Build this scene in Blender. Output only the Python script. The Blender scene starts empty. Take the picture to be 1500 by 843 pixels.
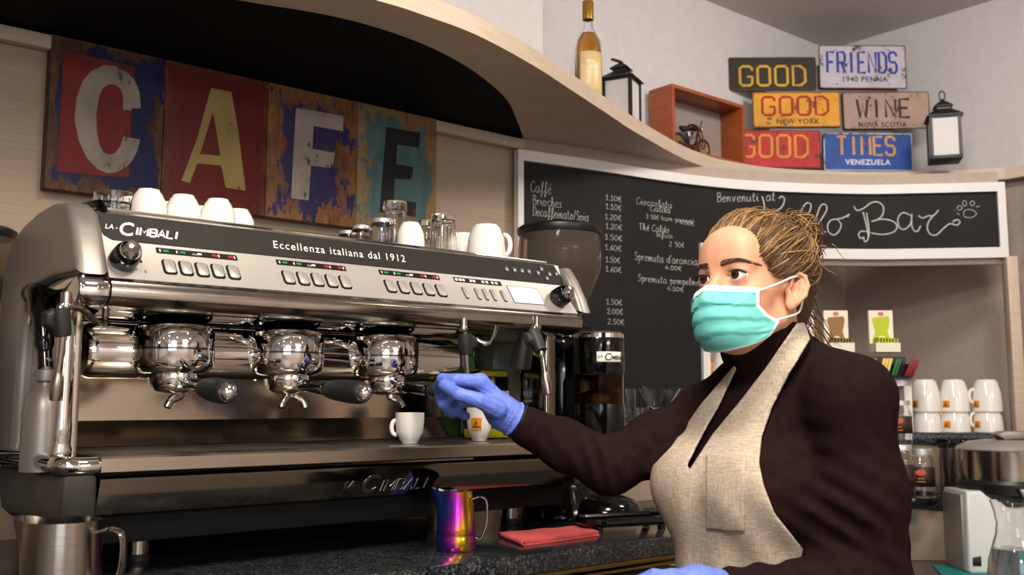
import bpy, bmesh, math, random
import numpy as np
from mathutils import Vector as V, Matrix
random.seed(7)
sc = bpy.context.scene
col = sc.collection
R = math.radians

# ---------------------------------------------------------------- camera
CAM_F, CAM_T, CAM_H, CAM_Z = 1470.0, R(6.54), R(50.0), 1.16
FW = V((math.cos(CAM_H)*math.cos(CAM_T), math.sin(CAM_H)*math.cos(CAM_T), math.sin(CAM_T)))
RT = V((math.sin(CAM_H), -math.cos(CAM_H), 0))
UP = RT.cross(FW)
CO = V((0, 0, CAM_Z))
cd = bpy.data.cameras.new('camera')
cam = bpy.data.objects.new('camera', cd); col.objects.link(cam)
cd.sensor_width = 36; cd.lens = CAM_F*36/1500; cd.clip_start = 0.02
cam.matrix_world = Matrix(((RT.x, UP.x, -FW.x, 0), (RT.y, UP.y, -FW.y, 0), (RT.z, UP.z, -FW.z, CAM_Z), (0, 0, 0, 1)))
sc.camera = cam
cd.dof.use_dof = True; cd.dof.focus_distance = 1.75; cd.dof.aperture_fstop = 6.3

# ---------------------------------------------------------------- world, light, exposure
sc.view_settings.view_transform = 'Standard'
sc.view_settings.look = 'None'
sc.view_settings.gamma = 1
sc.view_settings.use_curve_mapping = False
sc.view_settings.exposure = 0.0
w = bpy.data.worlds.new('world'); sc.world = w; w.use_nodes = True
w.node_tree.nodes['Background'].inputs[0].default_value = (0.75, 0.85, 1.0, 1)
w.node_tree.nodes['Background'].inputs[1].default_value = 0.5
try:
    sc.cycles.use_denoising = True
    sc.cycles.max_bounces = 10; sc.cycles.transparent_max_bounces = 12; sc.cycles.transmission_bounces = 10
    sc.cycles.caustics_reflective = False; sc.cycles.caustics_refractive = False
    sc.cycles.sample_clamp_indirect = 6
except Exception:
    pass

def area(name, loc, target, size, power, colr=(1, .9, .78), shape='DISK', sy=None, spread=0):
    l = bpy.data.lights.new(name, 'AREA'); l.shape = shape; l.size = size
    if sy: l.size_y = sy
    l.energy = power; l.color = colr
    if spread: l.spread = R(spread)
    o = bpy.data.objects.new(name, l); col.objects.link(o); o.location = loc
    o.rotation_euler = (V(target)-V(loc)).to_track_quat('-Z', 'Y').to_euler()
    return o
area('ceiling_light_counter', (.80, .55, 2.47), (.95, 1.25, 1.0), .36, 22, (1, .88, .74))
area('bounce_key_light', (-.25, .0, 2.46), (1.25, .95, 1.2), .5, 14, (1, .9, .8), spread=95)  # added key light in place of bounced flash, not a lamp of the bar
area('ceiling_light_corner', (2.35, .75, 2.48), (2.7, 1.9, 1.6), .3, 15, (1, .92, .84))
area('room_fill_light', (-1.4, -3.7, 2.48), (-1.4, -3.7, 0), 1.4, 115, (1, .9, .78))  # added fill that brightens the unseen room mirrored in the chrome
area('back_fill_light', (1.6, -3.6, 2.48), (1.6, -3.6, 0), 1.4, 115, (1, .9, .78))  # second added fill for the same unseen room, no real fitting
area('window_daylight', (-2.0, -4.3, 1.5), (0, 0, 1.3), 2.6, 45, (.86, .91, 1), 'RECTANGLE', 1.9)
DOWNLIGHTS = [(-2.2, -2.6), (-1.2, -3.2), (-.2, -2.2), (.8, -3.0), (-2.6, -1.2), (-1.4, -1.4), (1.6, -1.4), (2.4, -2.4), (.6, -1.1), (2.4, -.4), (-2.4, .4)]

# ---------------------------------------------------------------- pixel helpers (points of the real place)
def ray(x, y): return FW + RT*((x-750)/CAM_F) - UP*((y-421.5)/CAM_F)
def at(x, y, d): return CO + ray(x, y)*d
def onY(x, y, Y): d = ray(x, y); return CO + d*(Y/d.y)
def onX(x, y, X): d = ray(x, y); return CO + d*(X/d.x)
def onZ(x, y, Z): d = ray(x, y); return CO + d*((Z-CAM_Z)/d.z)

# ---------------------------------------------------------------- materials
def rgb(h):
    h = h.lstrip('#'); c = [int(h[i:i+2], 16)/255 for i in (0, 2, 4)]
    return tuple(((x+.055)/1.055)**2.4 if x > .04045 else x/12.92 for x in c) + (1,)
def C4(c): return rgb(c) if isinstance(c, str) else (tuple(c)+(1,))[:4]
class N:
    def __init__(s, name):
        s.m = bpy.data.materials.new(name); s.m.use_nodes = True
        s.t = s.m.node_tree; s.b = s.t.nodes['Principled BSDF']
    def n(s, typ, **k):
        nd = s.t.nodes.new('ShaderNode'+typ)
        for a, v in k.items():
            if isinstance(a, str) and hasattr(nd, a): setattr(nd, a, v)
        return nd
    def l(s, a, b): s.t.links.new(a, b)
    def coord(s, kind='Object', scale=(1, 1, 1), rot=(0, 0, 0)):
        tc = s.n('TexCoord'); mp = s.n('Mapping')
        mp.inputs['Scale'].default_value = scale; mp.inputs['Rotation'].default_value = rot
        s.l(tc.outputs[kind], mp.inputs[0]); return mp.outputs[0]
    def noise(s, vec, scale, detail=4, rough=.55, dist=0):
        q = s.n('TexNoise'); q.inputs['Scale'].default_value = scale; q.inputs['Detail'].default_value = detail
        q.inputs['Roughness'].default_value = rough; q.inputs['Distortion'].default_value = dist
        s.l(vec, q.inputs['Vector']); return q.outputs['Fac']
    def ramp(s, fac, stops):
        r = s.n('ValToRGB'); e = r.color_ramp.elements
        while len(e) < len(stops): e.new(.5)
        for i, (p, c) in enumerate(stops): e[i].position = p; e[i].color = C4(c) if not isinstance(c, float) else (c, c, c, 1)
        s.l(fac, r.inputs[0]); return r.outputs[0]
    def mix(s, fac, a, b):
        m = s.n('Mix', data_type='RGBA')
        for sock, v in ((m.inputs[0], fac), (m.inputs[6], a), (m.inputs[7], b)):
            if hasattr(v, 'is_linked'): s.l(v, sock)
            elif isinstance(v, (int, float)): sock.default_value = v
            else: sock.default_value = C4(v)
        return m.outputs[2]
    def math(s, op, a, b=0., c=None):
        m = s.n('Math', operation=op)
        for i, v in enumerate((a, b) if c is None else (a, b, c)):
            if hasattr(v, 'is_linked'): s.l(v, m.inputs[i])
            else: m.inputs[i].default_value = v
        return m.outputs[0]
    def bump(s, h, strength=.3, dist=.002):
        q = s.n('Bump'); q.inputs['Strength'].default_value = strength; q.inputs['Distance'].default_value = dist
        s.l(h, q.inputs['Height']); s.l(q.outputs[0], s.b.inputs['Normal'])
    def set(s, rough=.5, metal=0, spec=.5, **k):
        b = s.b.inputs; b['Roughness'].default_value = rough; b['Metallic'].default_value = metal
        b['Specular IOR Level'].default_value = spec
        for a, v in k.items():
            b[a.replace('_', ' ')].default_value = v
        return s
    def base(s, c):
        if hasattr(c, 'is_linked'): s.l(c, s.b.inputs['Base Color'])
        else: s.b.inputs['Base Color'].default_value = C4(c)
        return s
def M(name, c, rough=.5, metal=0, spec=.5, **k):
    n = N(name); n.base(c); n.set(rough, metal, spec, **k); return n.m
def speckle(name, stops, scale, rough=.5, metal=0, stretch=(1, 1, 1), bump=0, detail=6, bd=.001, **k):
    n = N(name); v = n.coord('Object', stretch); f = n.noise(v, scale, detail, .65)
    n.base(n.ramp(f, stops)); n.set(rough, metal, **k)
    if bump: n.bump(f, bump, bd)
    return n.m
def glass(name, c=(1, 1, 1), rough=.02, ior=1.45):
    return M(name, c, rough, 0, .5, Transmission_Weight=1.0, IOR=ior)

MT = {}
MT['laminate'] = speckle('pale_wood_laminate', [(.25, '#9c8a74'), (.5, '#a4927c'), (.75, '#ad9b86')], 5, .5, 0, (.5, .5, 40), .02)
MT['white_wall'] = speckle('white_wall_paint', [(.3, '#c2bfc0'), (.7, '#cac7c8')], 30, .8, 0, bump=.05)
MT['ceiling'] = speckle('grey_ceiling_paint', [(.3, '#c2bdba'), (.7, '#cac5c2')], 20, .85)
MT['shelf'] = speckle('beige_shelf_laminate', [(.3, '#b9a795'), (.7, '#c8b7a6')], 14, .5, 0, (1, 1, 8), .03)
MT['niche'] = speckle('taupe_niche_laminate', [(.3, '#a09186'), (.7, '#ab9c91')], 60, .6)
MT['mesh'] = None
n = N('black_perforated_mesh'); v = n.coord('Object', (1, 1, 1), (0, 0, R(35)))
vo = n.n('TexVoronoi'); vo.inputs['Scale'].default_value = 95; vo.inputs['Randomness'].default_value = 0.0; n.l(v, vo.inputs['Vector'])
n.base(n.ramp(vo.outputs['Distance'], [(.32, '#010101'), (.5, '#060606')])); n.set(.75, 0, .12); n.bump(vo.outputs['Distance'], .6, .002); MT['mesh'] = n.m
n = N('dark_granite'); v = n.coord('Object'); a = n.noise(v, 190, 8, .75); b = n.noise(v, 40, 4, .6)
c = n.ramp(a, [(.40, '#141517'), (.52, '#33373a'), (.62, '#6c7074'), (.75, '#9a9d9f')]); d = n.ramp(b, [(.35, .25), (.7, 1.)])
mm = n.n('Mix', data_type='RGBA', blend_type='MULTIPLY'); mm.inputs[0].default_value = .8; n.l(c, mm.inputs[6]); n.l(d, mm.inputs[7])
n.base(mm.outputs[2]); n.set(.16, 0, .5); MT['granite'] = n.m
MT['floor'] = speckle('dark_floor_tile', [(.3, '#7d7063'), (.7, '#8d8072')], 6, .35)
MT['brass'] = speckle('worn_brass_trim', [(.3, '#6d5630'), (.7, '#a98d57')], 12, .3, 1, (1, 30, 30))
MT['cabinet'] = M('dark_cabinet', '#1a1614', .5)
MT['chrome'] = M('polished_chrome', (.82, .8, .78), .045, 1)
MT['chrome_soft'] = speckle('chrome_soft', [(.3, '#b3aca4'), (.7, '#c4bdb4')], 20, .16, 1)
n = N('brushed_steel'); v = n.coord('Object', (1.2, 60, 140)); f = n.noise(v, 6, 5, .6)
n.base(n.ramp(f, [(.3, '#a3978a'), (.7, '#b8ac9d')])); n.set(.27, 1); n.bump(f, .05, .0006); MT['steel'] = n.m
n = N('polished_steel_front'); v = n.coord('Object', (1.2, 60, 140)); f = n.noise(v, 6, 5, .6)
n.base(n.ramp(f, [(.3, '#7d7870'), (.7, '#8d877e')])); n.set(.085, 1); n.bump(f, .03, .0004); MT['polished'] = n.m
n = N('mirror_steel'); v = n.coord('Object', (1.2, 60, 140)); f = n.noise(v, 6, 5, .6); n.base(n.ramp(f, [(.3, '#b3a594'), (.7, '#beb1a1')])); n.set(.15, 1); MT['mirror'] = n.m
MT['silver'] = speckle('satin_silver_panel', [(.4, '#b6b1ab'), (.6, '#bcb7b1')], 400, .38, .45)
MT['side'] = speckle('satin_grey_side', [(.4, '#938d87'), (.6, '#99938d')], 400, .4, .55)
MT['dark_block'] = M('dark_grey_plastic', '#3a3734', .42)
MT['band'] = M('dark_taupe_band', '#26211d', .6, 0, .25)
MT['black'] = M('black_plastic', '#0e0d0d', .38)
MT['gloss_black'] = M('glossy_black', '#080808', .1)
MT['rubber'] = M('black_rubber_grip', '#191919', .55); MT['under'] = M('black_underside', '#050505', .7, 0, .2)
MT['white_print'] = M('white_print', '#f2f0ea', .5)
MT['dark_print'] = M('dark_print', '#1b1a1a', .5)
MT['porcelain'] = M('white_porcelain', '#ece9e3', .14, 0, .5, Coat_Weight=.3)
MT['glass'] = glass('clear_glass')
MT['smoke'] = M('smoky_plastic', '#c4b5a4', .06, 0, .5, Transmission_Weight=.90, IOR=1.14)
MT['green_glass'] = glass('green_glass', (.45, .8, .45), .05)
MT['led_green'] = M('green_indicator', '#0f7a3a', .4, Emission_Color=rgb('#12a04c'), Emission_Strength=.35)
MT['led_red'] = M('red_indicator', '#a01018', .4, Emission_Color=rgb('#d01820'), Emission_Strength=.35)
MT['screen'] = M('lit_display', '#c9d2ee', .3, Emission_Color=rgb('#b8c4f0'), Emission_Strength=.42)
MT['white_frame'] = M('white_frame_laminate', '#dcd9d8', .45)
n = N('chalkboard'); v = n.coord('Object'); f = n.noise(v, 6, 5, .6)
n.base(n.ramp(f, [(.3, '#0f0e0e'), (.7, '#1a1918')])); n.set(.7, 0, .3); MT['chalkboard'] = n.m
MT['chalk'] = speckle('white_chalk', [(.42, '#8f8c88'), (.55, '#cfccc8')], 500, .95)
MT['beans'] = speckle('coffee_beans', [(.35, '#160d08'), (.65, '#3c2415')], 90, .4, 0, (1, 1, 1), .8, 3, .004)
MT['coffee'] = M('espresso', '#5a2f10', .15)
MT['orange'] = M('orange_label', '#e88d12', .5)
MT['cloth'] = speckle('red_cloth', [(.35, '#c44a4c'), (.65, '#d86060')], 160, .95, 0, bump=.4)
MT['teal'] = M('teal_mat', '#0f7f80', .7)
MT['lantern'] = M('matt_black_lantern', '#111212', .5)
MT['frosted'] = M('frosted_pane', '#c8c6c4', .6)
MT['mahogany'] = speckle('reddish_wood', [(.3, '#86401e'), (.7, '#a5552a')], 14, .35, 0, (1, 1, 12))
MT['paper'] = M('cream_card', '#e8e2cf', .7)
MT['lid_metal'] = M('pale_metal_lid', '#c9c9cb', .35, .6)

# ---------------------------------------------------------------- object helpers
ROOT = {}
def tag(o, label=None, cat=None, group=None, kind=None):
    if label: o['label'] = label
    if cat: o['category'] = cat
    if group: o['group'] = group
    if kind: o['kind'] = kind
    return o
def thing(name, label, cat, loc=(0, 0, 0), rz=0, group=None):
    o = bpy.data.objects.new(name, None); col.objects.link(o); o.empty_display_size = .05
    o.location = loc; o.rotation_euler = (0, 0, rz)
    ROOT[o.name] = Matrix.Translation(V(loc)) @ Matrix.Rotation(rz, 4, 'Z')
    return tag(o, label, cat, group)
def kids(o): return [c for c in bpy.data.objects if c.parent is o]
def dup(root, loc, rz=0, label=None, group=None):
    def cp(o, par):
        c = o.copy(); col.objects.link(c)
        if par is not None: c.parent = par
        for ch in kids(o): cp(ch, c)
        return c
    r = cp(root, None); r.location = loc; r.rotation_euler = (0, 0, rz)
    if label: r['label'] = label
    if group: r['group'] = group
    return r
class MB:
    def __init__(s): s.bm = bmesh.new()
    def _xf(s, vs, m):
        if m is not None: bmesh.ops.transform(s.bm, matrix=m, verts=vs)
    def box(s, c, size, bev=0, rz=0, m=None, seg=2):
        b2 = bmesh.new(); r = bmesh.ops.create_cube(b2, size=1)
        bmesh.ops.scale(b2, vec=V(size), verts=b2.verts)
        if bev: bmesh.ops.bevel(b2, geom=list(b2.edges), offset=bev, segments=seg, profile=.5, affect='EDGES')
        mm = (m or Matrix.Identity(4)) @ Matrix.Translation(V(c)) @ Matrix.Rotation(rz, 4, 'Z')
        bmesh.ops.transform(b2, matrix=mm, verts=b2.verts); s.add(b2); return s
    def add(s, b2):
        me = bpy.data.meshes.new('t'); b2.to_mesh(me); b2.free(); s.bm.from_mesh(me); bpy.data.meshes.remove(me)
    def tube(s, pts, r, seg=10, closed=False, cap=True, flat=None):
        pts = [V(p) for p in pts]; n = len(pts)
        rr = r if isinstance(r, (list, tuple)) else [r]*n
        tans = []
        for i in range(n):
            a = pts[(i-1) % n] if (closed or i > 0) else pts[0]; b = pts[(i+1) % n] if (closed or i < n-1) else pts[-1]
            t = b-a; tans.append(t.normalized() if t.length > 1e-9 else V((0, 0, 1)))
        ref = V((0, 0, 1)) if abs(tans[0].z) < .9 else V((1, 0, 0))
        if flat is not None: ref = V(flat)
        u = (ref - tans[0]*ref.dot(tans[0])).normalized(); rings = []
        for i in range(n):
            t = tans[i]
            if flat is not None: u = V(flat)
            u = u - t*u.dot(t); u = u.normalized() if u.length > 1e-6 else t.orthogonal().normalized()
            w_ = t.cross(u); ring = []
            for k in range(seg):
                a = 2*math.pi*k/seg
                fs = .3 if flat is not None else 1
                ring.append(s.bm.verts.new(pts[i] + (u*math.cos(a)*fs + w_*math.sin(a))*rr[i]))
            rings.append(ring)
        for i in range(n if closed else n-1):
            A, B = rings[i], rings[(i+1) % n]
            for k in range(seg):
                s.bm.faces.new((A[k], A[(k+1) % seg], B[(k+1) % seg], B[k]))
        if cap and not closed:
            s.bm.faces.new(rings[0][::-1]); s.bm.faces.new(rings[-1])
        return s
    def cyl(s, p0, p1, r0, r1=None, seg=24): return s.tube([p0, p1], [r0, r0 if r1 is None else r1], seg)
    def lathe(s, prof, c=(0, 0, 0), seg=32, m=None, closed=False):
        c = V(c); rings = []; mm = m or Matrix.Identity(4)
        for (r, z) in prof:
            if r < 1e-6: rings.append([s.bm.verts.new(mm @ (c+V((0, 0, z))))])
            else: rings.append([s.bm.verts.new(mm @ (c+V((r*math.cos(2*math.pi*k/seg), r*math.sin(2*math.pi*k/seg), z)))) for k in range(seg)])
        pr = list(zip(rings, rings[1:])) + ([(rings[-1], rings[0])] if closed else [])
        for A, B in pr:
            if len(A) == 1 and len(B) == 1: continue
            for k in range(seg):
                k2 = (k+1) % seg
                if len(A) == 1: s.bm.faces.new((A[0], B[k2], B[k]))
                elif len(B) == 1: s.bm.faces.new((A[k], A[k2], B[0]))
                else: s.bm.faces.new((A[k], A[k2], B[k2], B[k]))
        return s
    def prism(s, poly, h, m=None, bev=0, seg=2):
        b2 = bmesh.new(); vs = [b2.verts.new((p[0], p[1], 0)) for p in poly]; f = b2.faces.new(vs)
        b2.normal_update()
        if f.normal.z < 0: f.normal_flip()
        e = bmesh.ops.extrude_face_region(b2, geom=[f]); top = [x for x in e['geom'] if isinstance(x, bmesh.types.BMVert)]
        bmesh.ops.translate(b2, vec=(0, 0, h), verts=top)
        bmesh.ops.recalc_face_normals(b2, faces=b2.faces)
        if bev:
            ed = [x for x in b2.edges if abs((x.verts[0].co-x.verts[1].co).z) < abs(h)*.5]
            bmesh.ops.bevel(b2, geom=ed, offset=bev, segments=seg, profile=.5, affect='EDGES')
        if m is not None: bmesh.ops.transform(b2, matrix=m, verts=b2.verts)
        s.add(b2); return s
    def ball(s, c, r, seg=20, m=None):
        r = (r, r, r) if isinstance(r, (int, float)) else r
        mm = Matrix.Translation(V(c)) @ (m or Matrix.Identity(4)) @ Matrix.Diagonal((*r, 1))
        bmesh.ops.create_uvsphere(s.bm, u_segments=seg, v_segments=max(8, seg//2), radius=1, matrix=mm); return s
    def grid(s, rows, closed=False):
        g = [[s.bm.verts.new(V(p)) for p in r] for r in rows]
        for a, b in zip(g, g[1:]):
            n = len(a)
            for k in range(n if closed else n-1): s.bm.faces.new((a[k], a[(k+1) % n], b[(k+1) % n], b[k]))
        return s
    def raw(s, vs, fs):
        vv = [s.bm.verts.new(V(p)) for p in vs]
        for f in fs:
            try: s.bm.faces.new([vv[i] for i in f])
            except ValueError: pass
        return s
    def build(s, name, mat, parent=None, label=None, ang=35, recalc=True, solid=0, kind=None):
        if recalc: bmesh.ops.recalc_face_normals(s.bm, faces=s.bm.faces)
        me = bpy.data.meshes.new(name); s.bm.to_mesh(me); s.bm.free()
        return mesh_obj(name, me, mat, parent, label, ang, solid, kind)
def mesh_obj(name, me, mat, parent=None, label=None, ang=35, solid=0, kind=None):
    me.polygons.foreach_set('use_smooth', [True]*len(me.polygons))
    if ang < 180: me.set_sharp_from_angle(angle=R(ang))
    mats = mat if isinstance(mat, list) else [mat]
    for m_ in mats: me.materials.append(MT[m_] if isinstance(m_, str) else m_)
    o = bpy.data.objects.new(name, me); col.objects.link(o)
    if parent is not None:
        o.parent = parent
        mw = ROOT[parent.name]; me.transform(mw.inverted()); ROOT[o.name] = mw
    else: ROOT[o.name] = Matrix.Identity(4)
    if solid:
        q = o.modifiers.new('thickness', 'SOLIDIFY'); q.thickness = solid; q.offset = 0
    return tag(o, label, kind=kind)
def origin_down(o):
    """move the origin of a one-mesh thing to the middle of its base"""
    me = o.data; co = np.array([v_.co[:] for v_ in me.vertices])
    c = V(((co[:, 0].min()+co[:, 0].max())/2, (co[:, 1].min()+co[:, 1].max())/2, co[:, 2].min()))
    me.transform(Matrix.Translation(-c)); o.location = c; return o
def basis(o, x, y):
    x = V(x).normalized(); y = V(y); y = (y-x*y.dot(x)).normalized(); z = x.cross(y); o = V(o)
    return Matrix(((x.x, y.x, z.x, o.x), (x.y, y.y, z.y, o.y), (x.z, y.z, z.z, o.z), (0, 0, 0, 1)))
def lettering(s, size, m, parent, mat='white_print', name='lettering', ext=.0004, shear=0, off=0, align='LEFT', xs=1, sp=1, label=None):
    cu = bpy.data.curves.new('t', 'FONT'); cu.body = s; cu.size = size; cu.extrude = ext; cu.shear = shear; cu.offset = off
    cu.align_x = align; cu.space_character = sp; cu.resolution_u = 3
    ob = bpy.data.objects.new('t', cu); col.objects.link(ob)
    dg = bpy.context.evaluated_depsgraph_get(); me = bpy.data.meshes.new_from_object(ob.evaluated_get(dg))
    bpy.data.objects.remove(ob); bpy.data.curves.remove(cu)
    me.materials.clear()
    me.transform(m @ Matrix.Diagonal((xs, 1, 1, 1))); me.name = name
    return mesh_obj(name, me, mat, parent, label)
def spline(pts, n=8, closed=False):
    P = [V(p) for p in pts]; out = []; L = len(P)
    for i in range(L if closed else L-1):
        if closed: a, b, c, d = P[(i-1) % L], P[i], P[(i+1) % L], P[(i+2) % L]
        else: a, b, c, d = P[max(i-1, 0)], P[i], P[i+1], P[min(i+2, L-1)]
        for k in range(n):
            t = k/n
            out.append(.5*((2*b)+(c-a)*t+(2*a-5*b+4*c-d)*t*t+(3*b-a-3*c+d)*t**3))
    if not closed: out.append(P[-1])
    return out
def rrect(w_, h_, r, n=4):
    out = []
    for cx, cy, a0 in ((w_/2-r, h_/2-r, 0), (-w_/2+r, h_/2-r, 90), (-w_/2+r, -h_/2+r, 180), (w_/2-r, -h_/2+r, 270)):
        for k in range(n+1):
            a = R(a0+90*k/n); out.append((cx+r*math.cos(a), cy+r*math.sin(a)))
    return out
YZ = Matrix(((0, 0, 1, 0), (1, 0, 0, 0), (0, 1, 0, 0), (0, 0, 0, 1)))   # polygon (Y,Z) extruded along +X
def xprism(mb, poly, x0, x1, bev=0, seg=2): return mb.prism(poly, x1-x0, Matrix.Translation((x0, 0, 0)) @ YZ, bev, seg)
BLK = {'G': '4,5.4 4,6.2 3.2,7 1,7 .2,6.2 .2,.8 1,0 3.2,0 4,.8 4,3.2 2.4,3.2', 'O': '1,7 3.2,7 4,6.2 4,.8 3.2,0 1,0 .2,.8 .2,6.2 1,7', 'D': '.2,0 .2,7 2.6,7 4,5.6 4,1.4 2.6,0 .2,0', 'F': '.2,0 .2,7 4,7|.2,3.6 3.2,3.6', 'R': '.2,0 .2,7 3.2,7 4,6.2 4,4.2 3.2,3.4 .2,3.4|2.2,3.4 4,0', 'I': '2,0 2,7', 'E': '4,7 .2,7 .2,0 4,0|.2,3.6 3.2,3.6', 'N': '.2,0 .2,7 4,0 4,7', 'S': '4,5.6 4,6.2 3.2,7 1,7 .2,6.2 .2,4.4 1,3.6 3.2,3.6 4,2.8 4,.8 3.2,0 1,0 .2,.8 .2,1.4', 'W': '0,7 1,0 2.1,5 3.2,0 4.2,7', 'T': '0,7 4.2,7|2.1,7 2.1,0', 'M': '.2,0 .2,7 2.1,2.4 4,7 4,0', 'A': '0,0 2.1,7 4.2,0|.8,2.2 3.4,2.2', 'B': '.2,0 .2,7 3.2,7 4,6.2 4,4.4 3.2,3.7 .2,3.7|3.2,3.7 4.2,2.8 4.2,.8 3.2,0 .2,0', 'L': '.2,7 .2,0 3.8,0'}
def stroke_text(s_, w_, h, T, r, parent, mat, name='lettering', shear=.25, label=None, gap=.24):
    """block capitals drawn with a flat round pen, in the plane of T"""
    m = MB(); ws = [.35 if c == 'I' else (1.15 if c == 'M' else 1.) for c in s_]; u = w_/(sum(ws)+gap*(len(s_)-1)); x = 0; nz = tuple(T.to_3x3() @ V((0, 0, 1)))
    for ch, k in zip(s_, ws):
        for st in BLK[ch].split('|'):
            pts = [tuple(float(z) for z in q.split(',')) for q in st.split()]; cl_ = pts[0] == pts[-1]; pts = pts[:-1] if cl_ else pts
            q = [((x+((p[0]-2)/4.2*.0 if ch == 'I' else p[0]/4.2)*u*k + (u*k*.5 if ch == 'I' else 0)), p[1]/7*h) for p in pts]
            m.tube([T @ V((a+shear*b, b, 0)) for a, b in q], r, 8, closed=cl_, flat=nz)
        x += u*(k+gap)
    return m.build(name, mat, parent, label, ang=60)

# ================================================================ SETTING
WALL_Y, WALL_X, CEIL, FLOOR = 2.12, 3.41, 2.54, -.1
def struct(mb, name, mat, **k):
    return mb.build(name, mat, None, kind='structure', **k)
struct(MB().box((-.3, -1.2, FLOOR-.04), (7.6, 6.8, .08)), 'floor', 'floor')
struct(MB().box((-.3, -1.2, CEIL+.04), (7.6, 6.8, .08)), 'ceiling', 'ceiling')
struct(MB().box((-.25, WALL_Y+.05, .92), (7.5, .1, 2.04)), 'wall_back', 'laminate')
struct(MB().box((-.25, WALL_Y+.05, 2.24), (7.5, .1, .60)), 'wall_back_upper', 'white_wall')
struct(MB().box((WALL_X+.05, -1.2, .92), (.1, 6.7, 2.04)), 'wall_right', 'niche')
struct(MB().box((WALL_X+.05, -1.2, 2.24), (.1, 6.7, .60)), 'wall_right_upper', 'white_wall')
struct(MB().box((-4.05, -1.2, 1.22), (.1, 6.7, 2.64)), 'wall_left', 'white_wall')
fr = MB()
for c, s_ in (((-3.55, -4.5, 1.22), (.9, .1, 2.64)), ((1.45, -4.5, 1.22), (3.9, .1, 2.64)), ((-1.8, -4.5, .22), (2.6, .1, .64)), ((-1.8, -4.5, 2.5), (2.6, .1, .1))): fr.box(c, s_)
struct(fr, 'wall_front', 'white_wall')
wf = MB()
for x in (-3.1, -1.8, -.5): wf.box((x, -4.5, 1.5), (.06, .08, 1.9))
for z in (.57, 2.42): wf.box((-1.8, -4.5, z), (2.66, .08, .06))
struct(wf, 'window_1', 'dark_block')
# upper bulkhead over the left of the shelf
struct(MB().box((-1.15, 2.01, 2.24), (5.70, .22, .60)), 'wall_bulkhead', 'white_wall')
# niche lining behind the cups
struct(MB().box((2.92, 2.105, 1.38), (.98, .03, 1.0)), 'wall_niche', 'niche')
# cornice under the black grille
struct(MB().box((.45, 2.105, 1.882), (2.7, .03, .030), .004), 'trim_1', 'shelf')

# ---- curved hanging shelf (fascia in front, black grille behind)
fas = [(-1.2, 2.11), (-.9, 1.93), (-.4, 1.74), (.2, 1.60), (.6, 1.545), (.951, 1.528), (1.066, 1.531), (1.209, 1.549), (1.414, 1.613), (1.619, 1.695), (1.845, 1.787), (1.98, 1.842), (2.297, 1.952), (2.45, 1.985), (2.565, 1.995), (2.757, 1.965), (2.933, 1.880), (3.13, 1.742), (3.312, 1.545), (3.37, 1.45)]
FAS = [(p.x, p.y) for p in spline([(a, b, 0) for a, b in fas], 5)]
arc = [(-.75, 2.115), (-.55, 2.0), (-.15, 1.86), (.3, 1.755), (.6, 1.708), (.757, 1.692), (.893, 1.655), (1.008, 1.643), (1.151, 1.660), (1.296, 1.709), (1.432, 1.780), (1.549, 1.859), (1.676, 1.975), (1.79, 2.085), (1.815, 2.115)]
ARC = [(p.x, p.y) for p in spline([(a, b, 0) for a, b in arc], 5)]
slab = FAS + [(3.37, .6), (3.405, .6), (3.405, 2.115)] + ARC[::-1]
struct(MB().prism(slab, .040, Matrix.Translation((0, 0, 1.90))), 'trim_2', 'shelf', ang=30)
struct(MB().prism(ARC, .008, Matrix.Translation((0, 0, 1.904))), 'trim_3', 'mesh')

# ---- curved end wall carrying the chalkboard
pb = [(1.789, 2.09), (2.057, 2.043), (2.25, 2.018), (2.422, 1.983), (2.57, 1.935), (2.71, 1.868), (2.928, 1.729), (3.054, 1.609), (3.15, 1.507), (3.233, 1.417)]
PB = spline([(a, b, 0) for a, b in pb], 12)
SL = [0.0]
for a, b in zip(PB, PB[1:]): SL.append(SL[-1]+(b-a).length)
STOT = SL[-1]
def bpt(s, z, off=0):
    s = min(max(s, -.05), STOT+.05); i = 0
    while i < len(SL)-2 and SL[i+1] < s: i += 1
    a, b = PB[i], PB[i+1]; t = (s-SL[i])/(SL[i+1]-SL[i]); p = a.lerp(b, t)
    i0, i1 = max(i-3, 0), min(i+4, len(PB)-1); d = (PB[i1]-PB[i0]).normalized()
    n_ = V((d.y, -d.x, 0))           # towards the room
    return V((p.x, p.y, z)) + n_*off
def on_board(px, py):
    d = ray(px, py); best = None
    for i in range(len(PB)-1):
        a, b = PB[i], PB[i+1]; den = d.x*(b.y-a.y)-d.y*(b.x-a.x)
        if abs(den) < 1e-9: continue
        # a + t(b-a) parallel to d
        t = -(d.x*a.y-d.y*a.x)/den
        if -.02 <= t <= 1.02 or (i == 0 and t < 0) or (i == len(PB)-2 and t > 1):
            p = a.lerp(b, t); k = math.hypot(p.x, p.y)/math.hypot(d.x, d.y)
            return SL[i]+t*(SL[i+1]-SL[i]), CAM_Z+d.z*k
    return 0, 1.5
def strip(mb, s0, s1, z0, z1, o0, o1, n=24):
    rows = []
    for k in range(n+1):
        s = s0+(s1-s0)*k/n
        rows.append([bpt(s, z0, o0), bpt(s, z0, o1), bpt(s, z1, o1), bpt(s, z1, o0)])
    mb.grid(rows, closed=True)
    for r, fl in ((rows[0], 1), (rows[-1], 0)): mb.raw(r, [(0, 1, 2, 3)])
    bmesh.ops.remove_doubles(mb.bm, verts=mb.bm.verts, dist=1e-5); return mb
S1 = on_board(1027, 520)[0]; S2 = STOT
ZT, ZB, ZL = 1.832, 1.651, 1.10
cw = MB(); strip(cw, 0, S1+.03, .88, 1.90, -.035, -.012); strip(cw, S1+.03, STOT, 1.60, 1.90, -.035, -.012)
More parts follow.
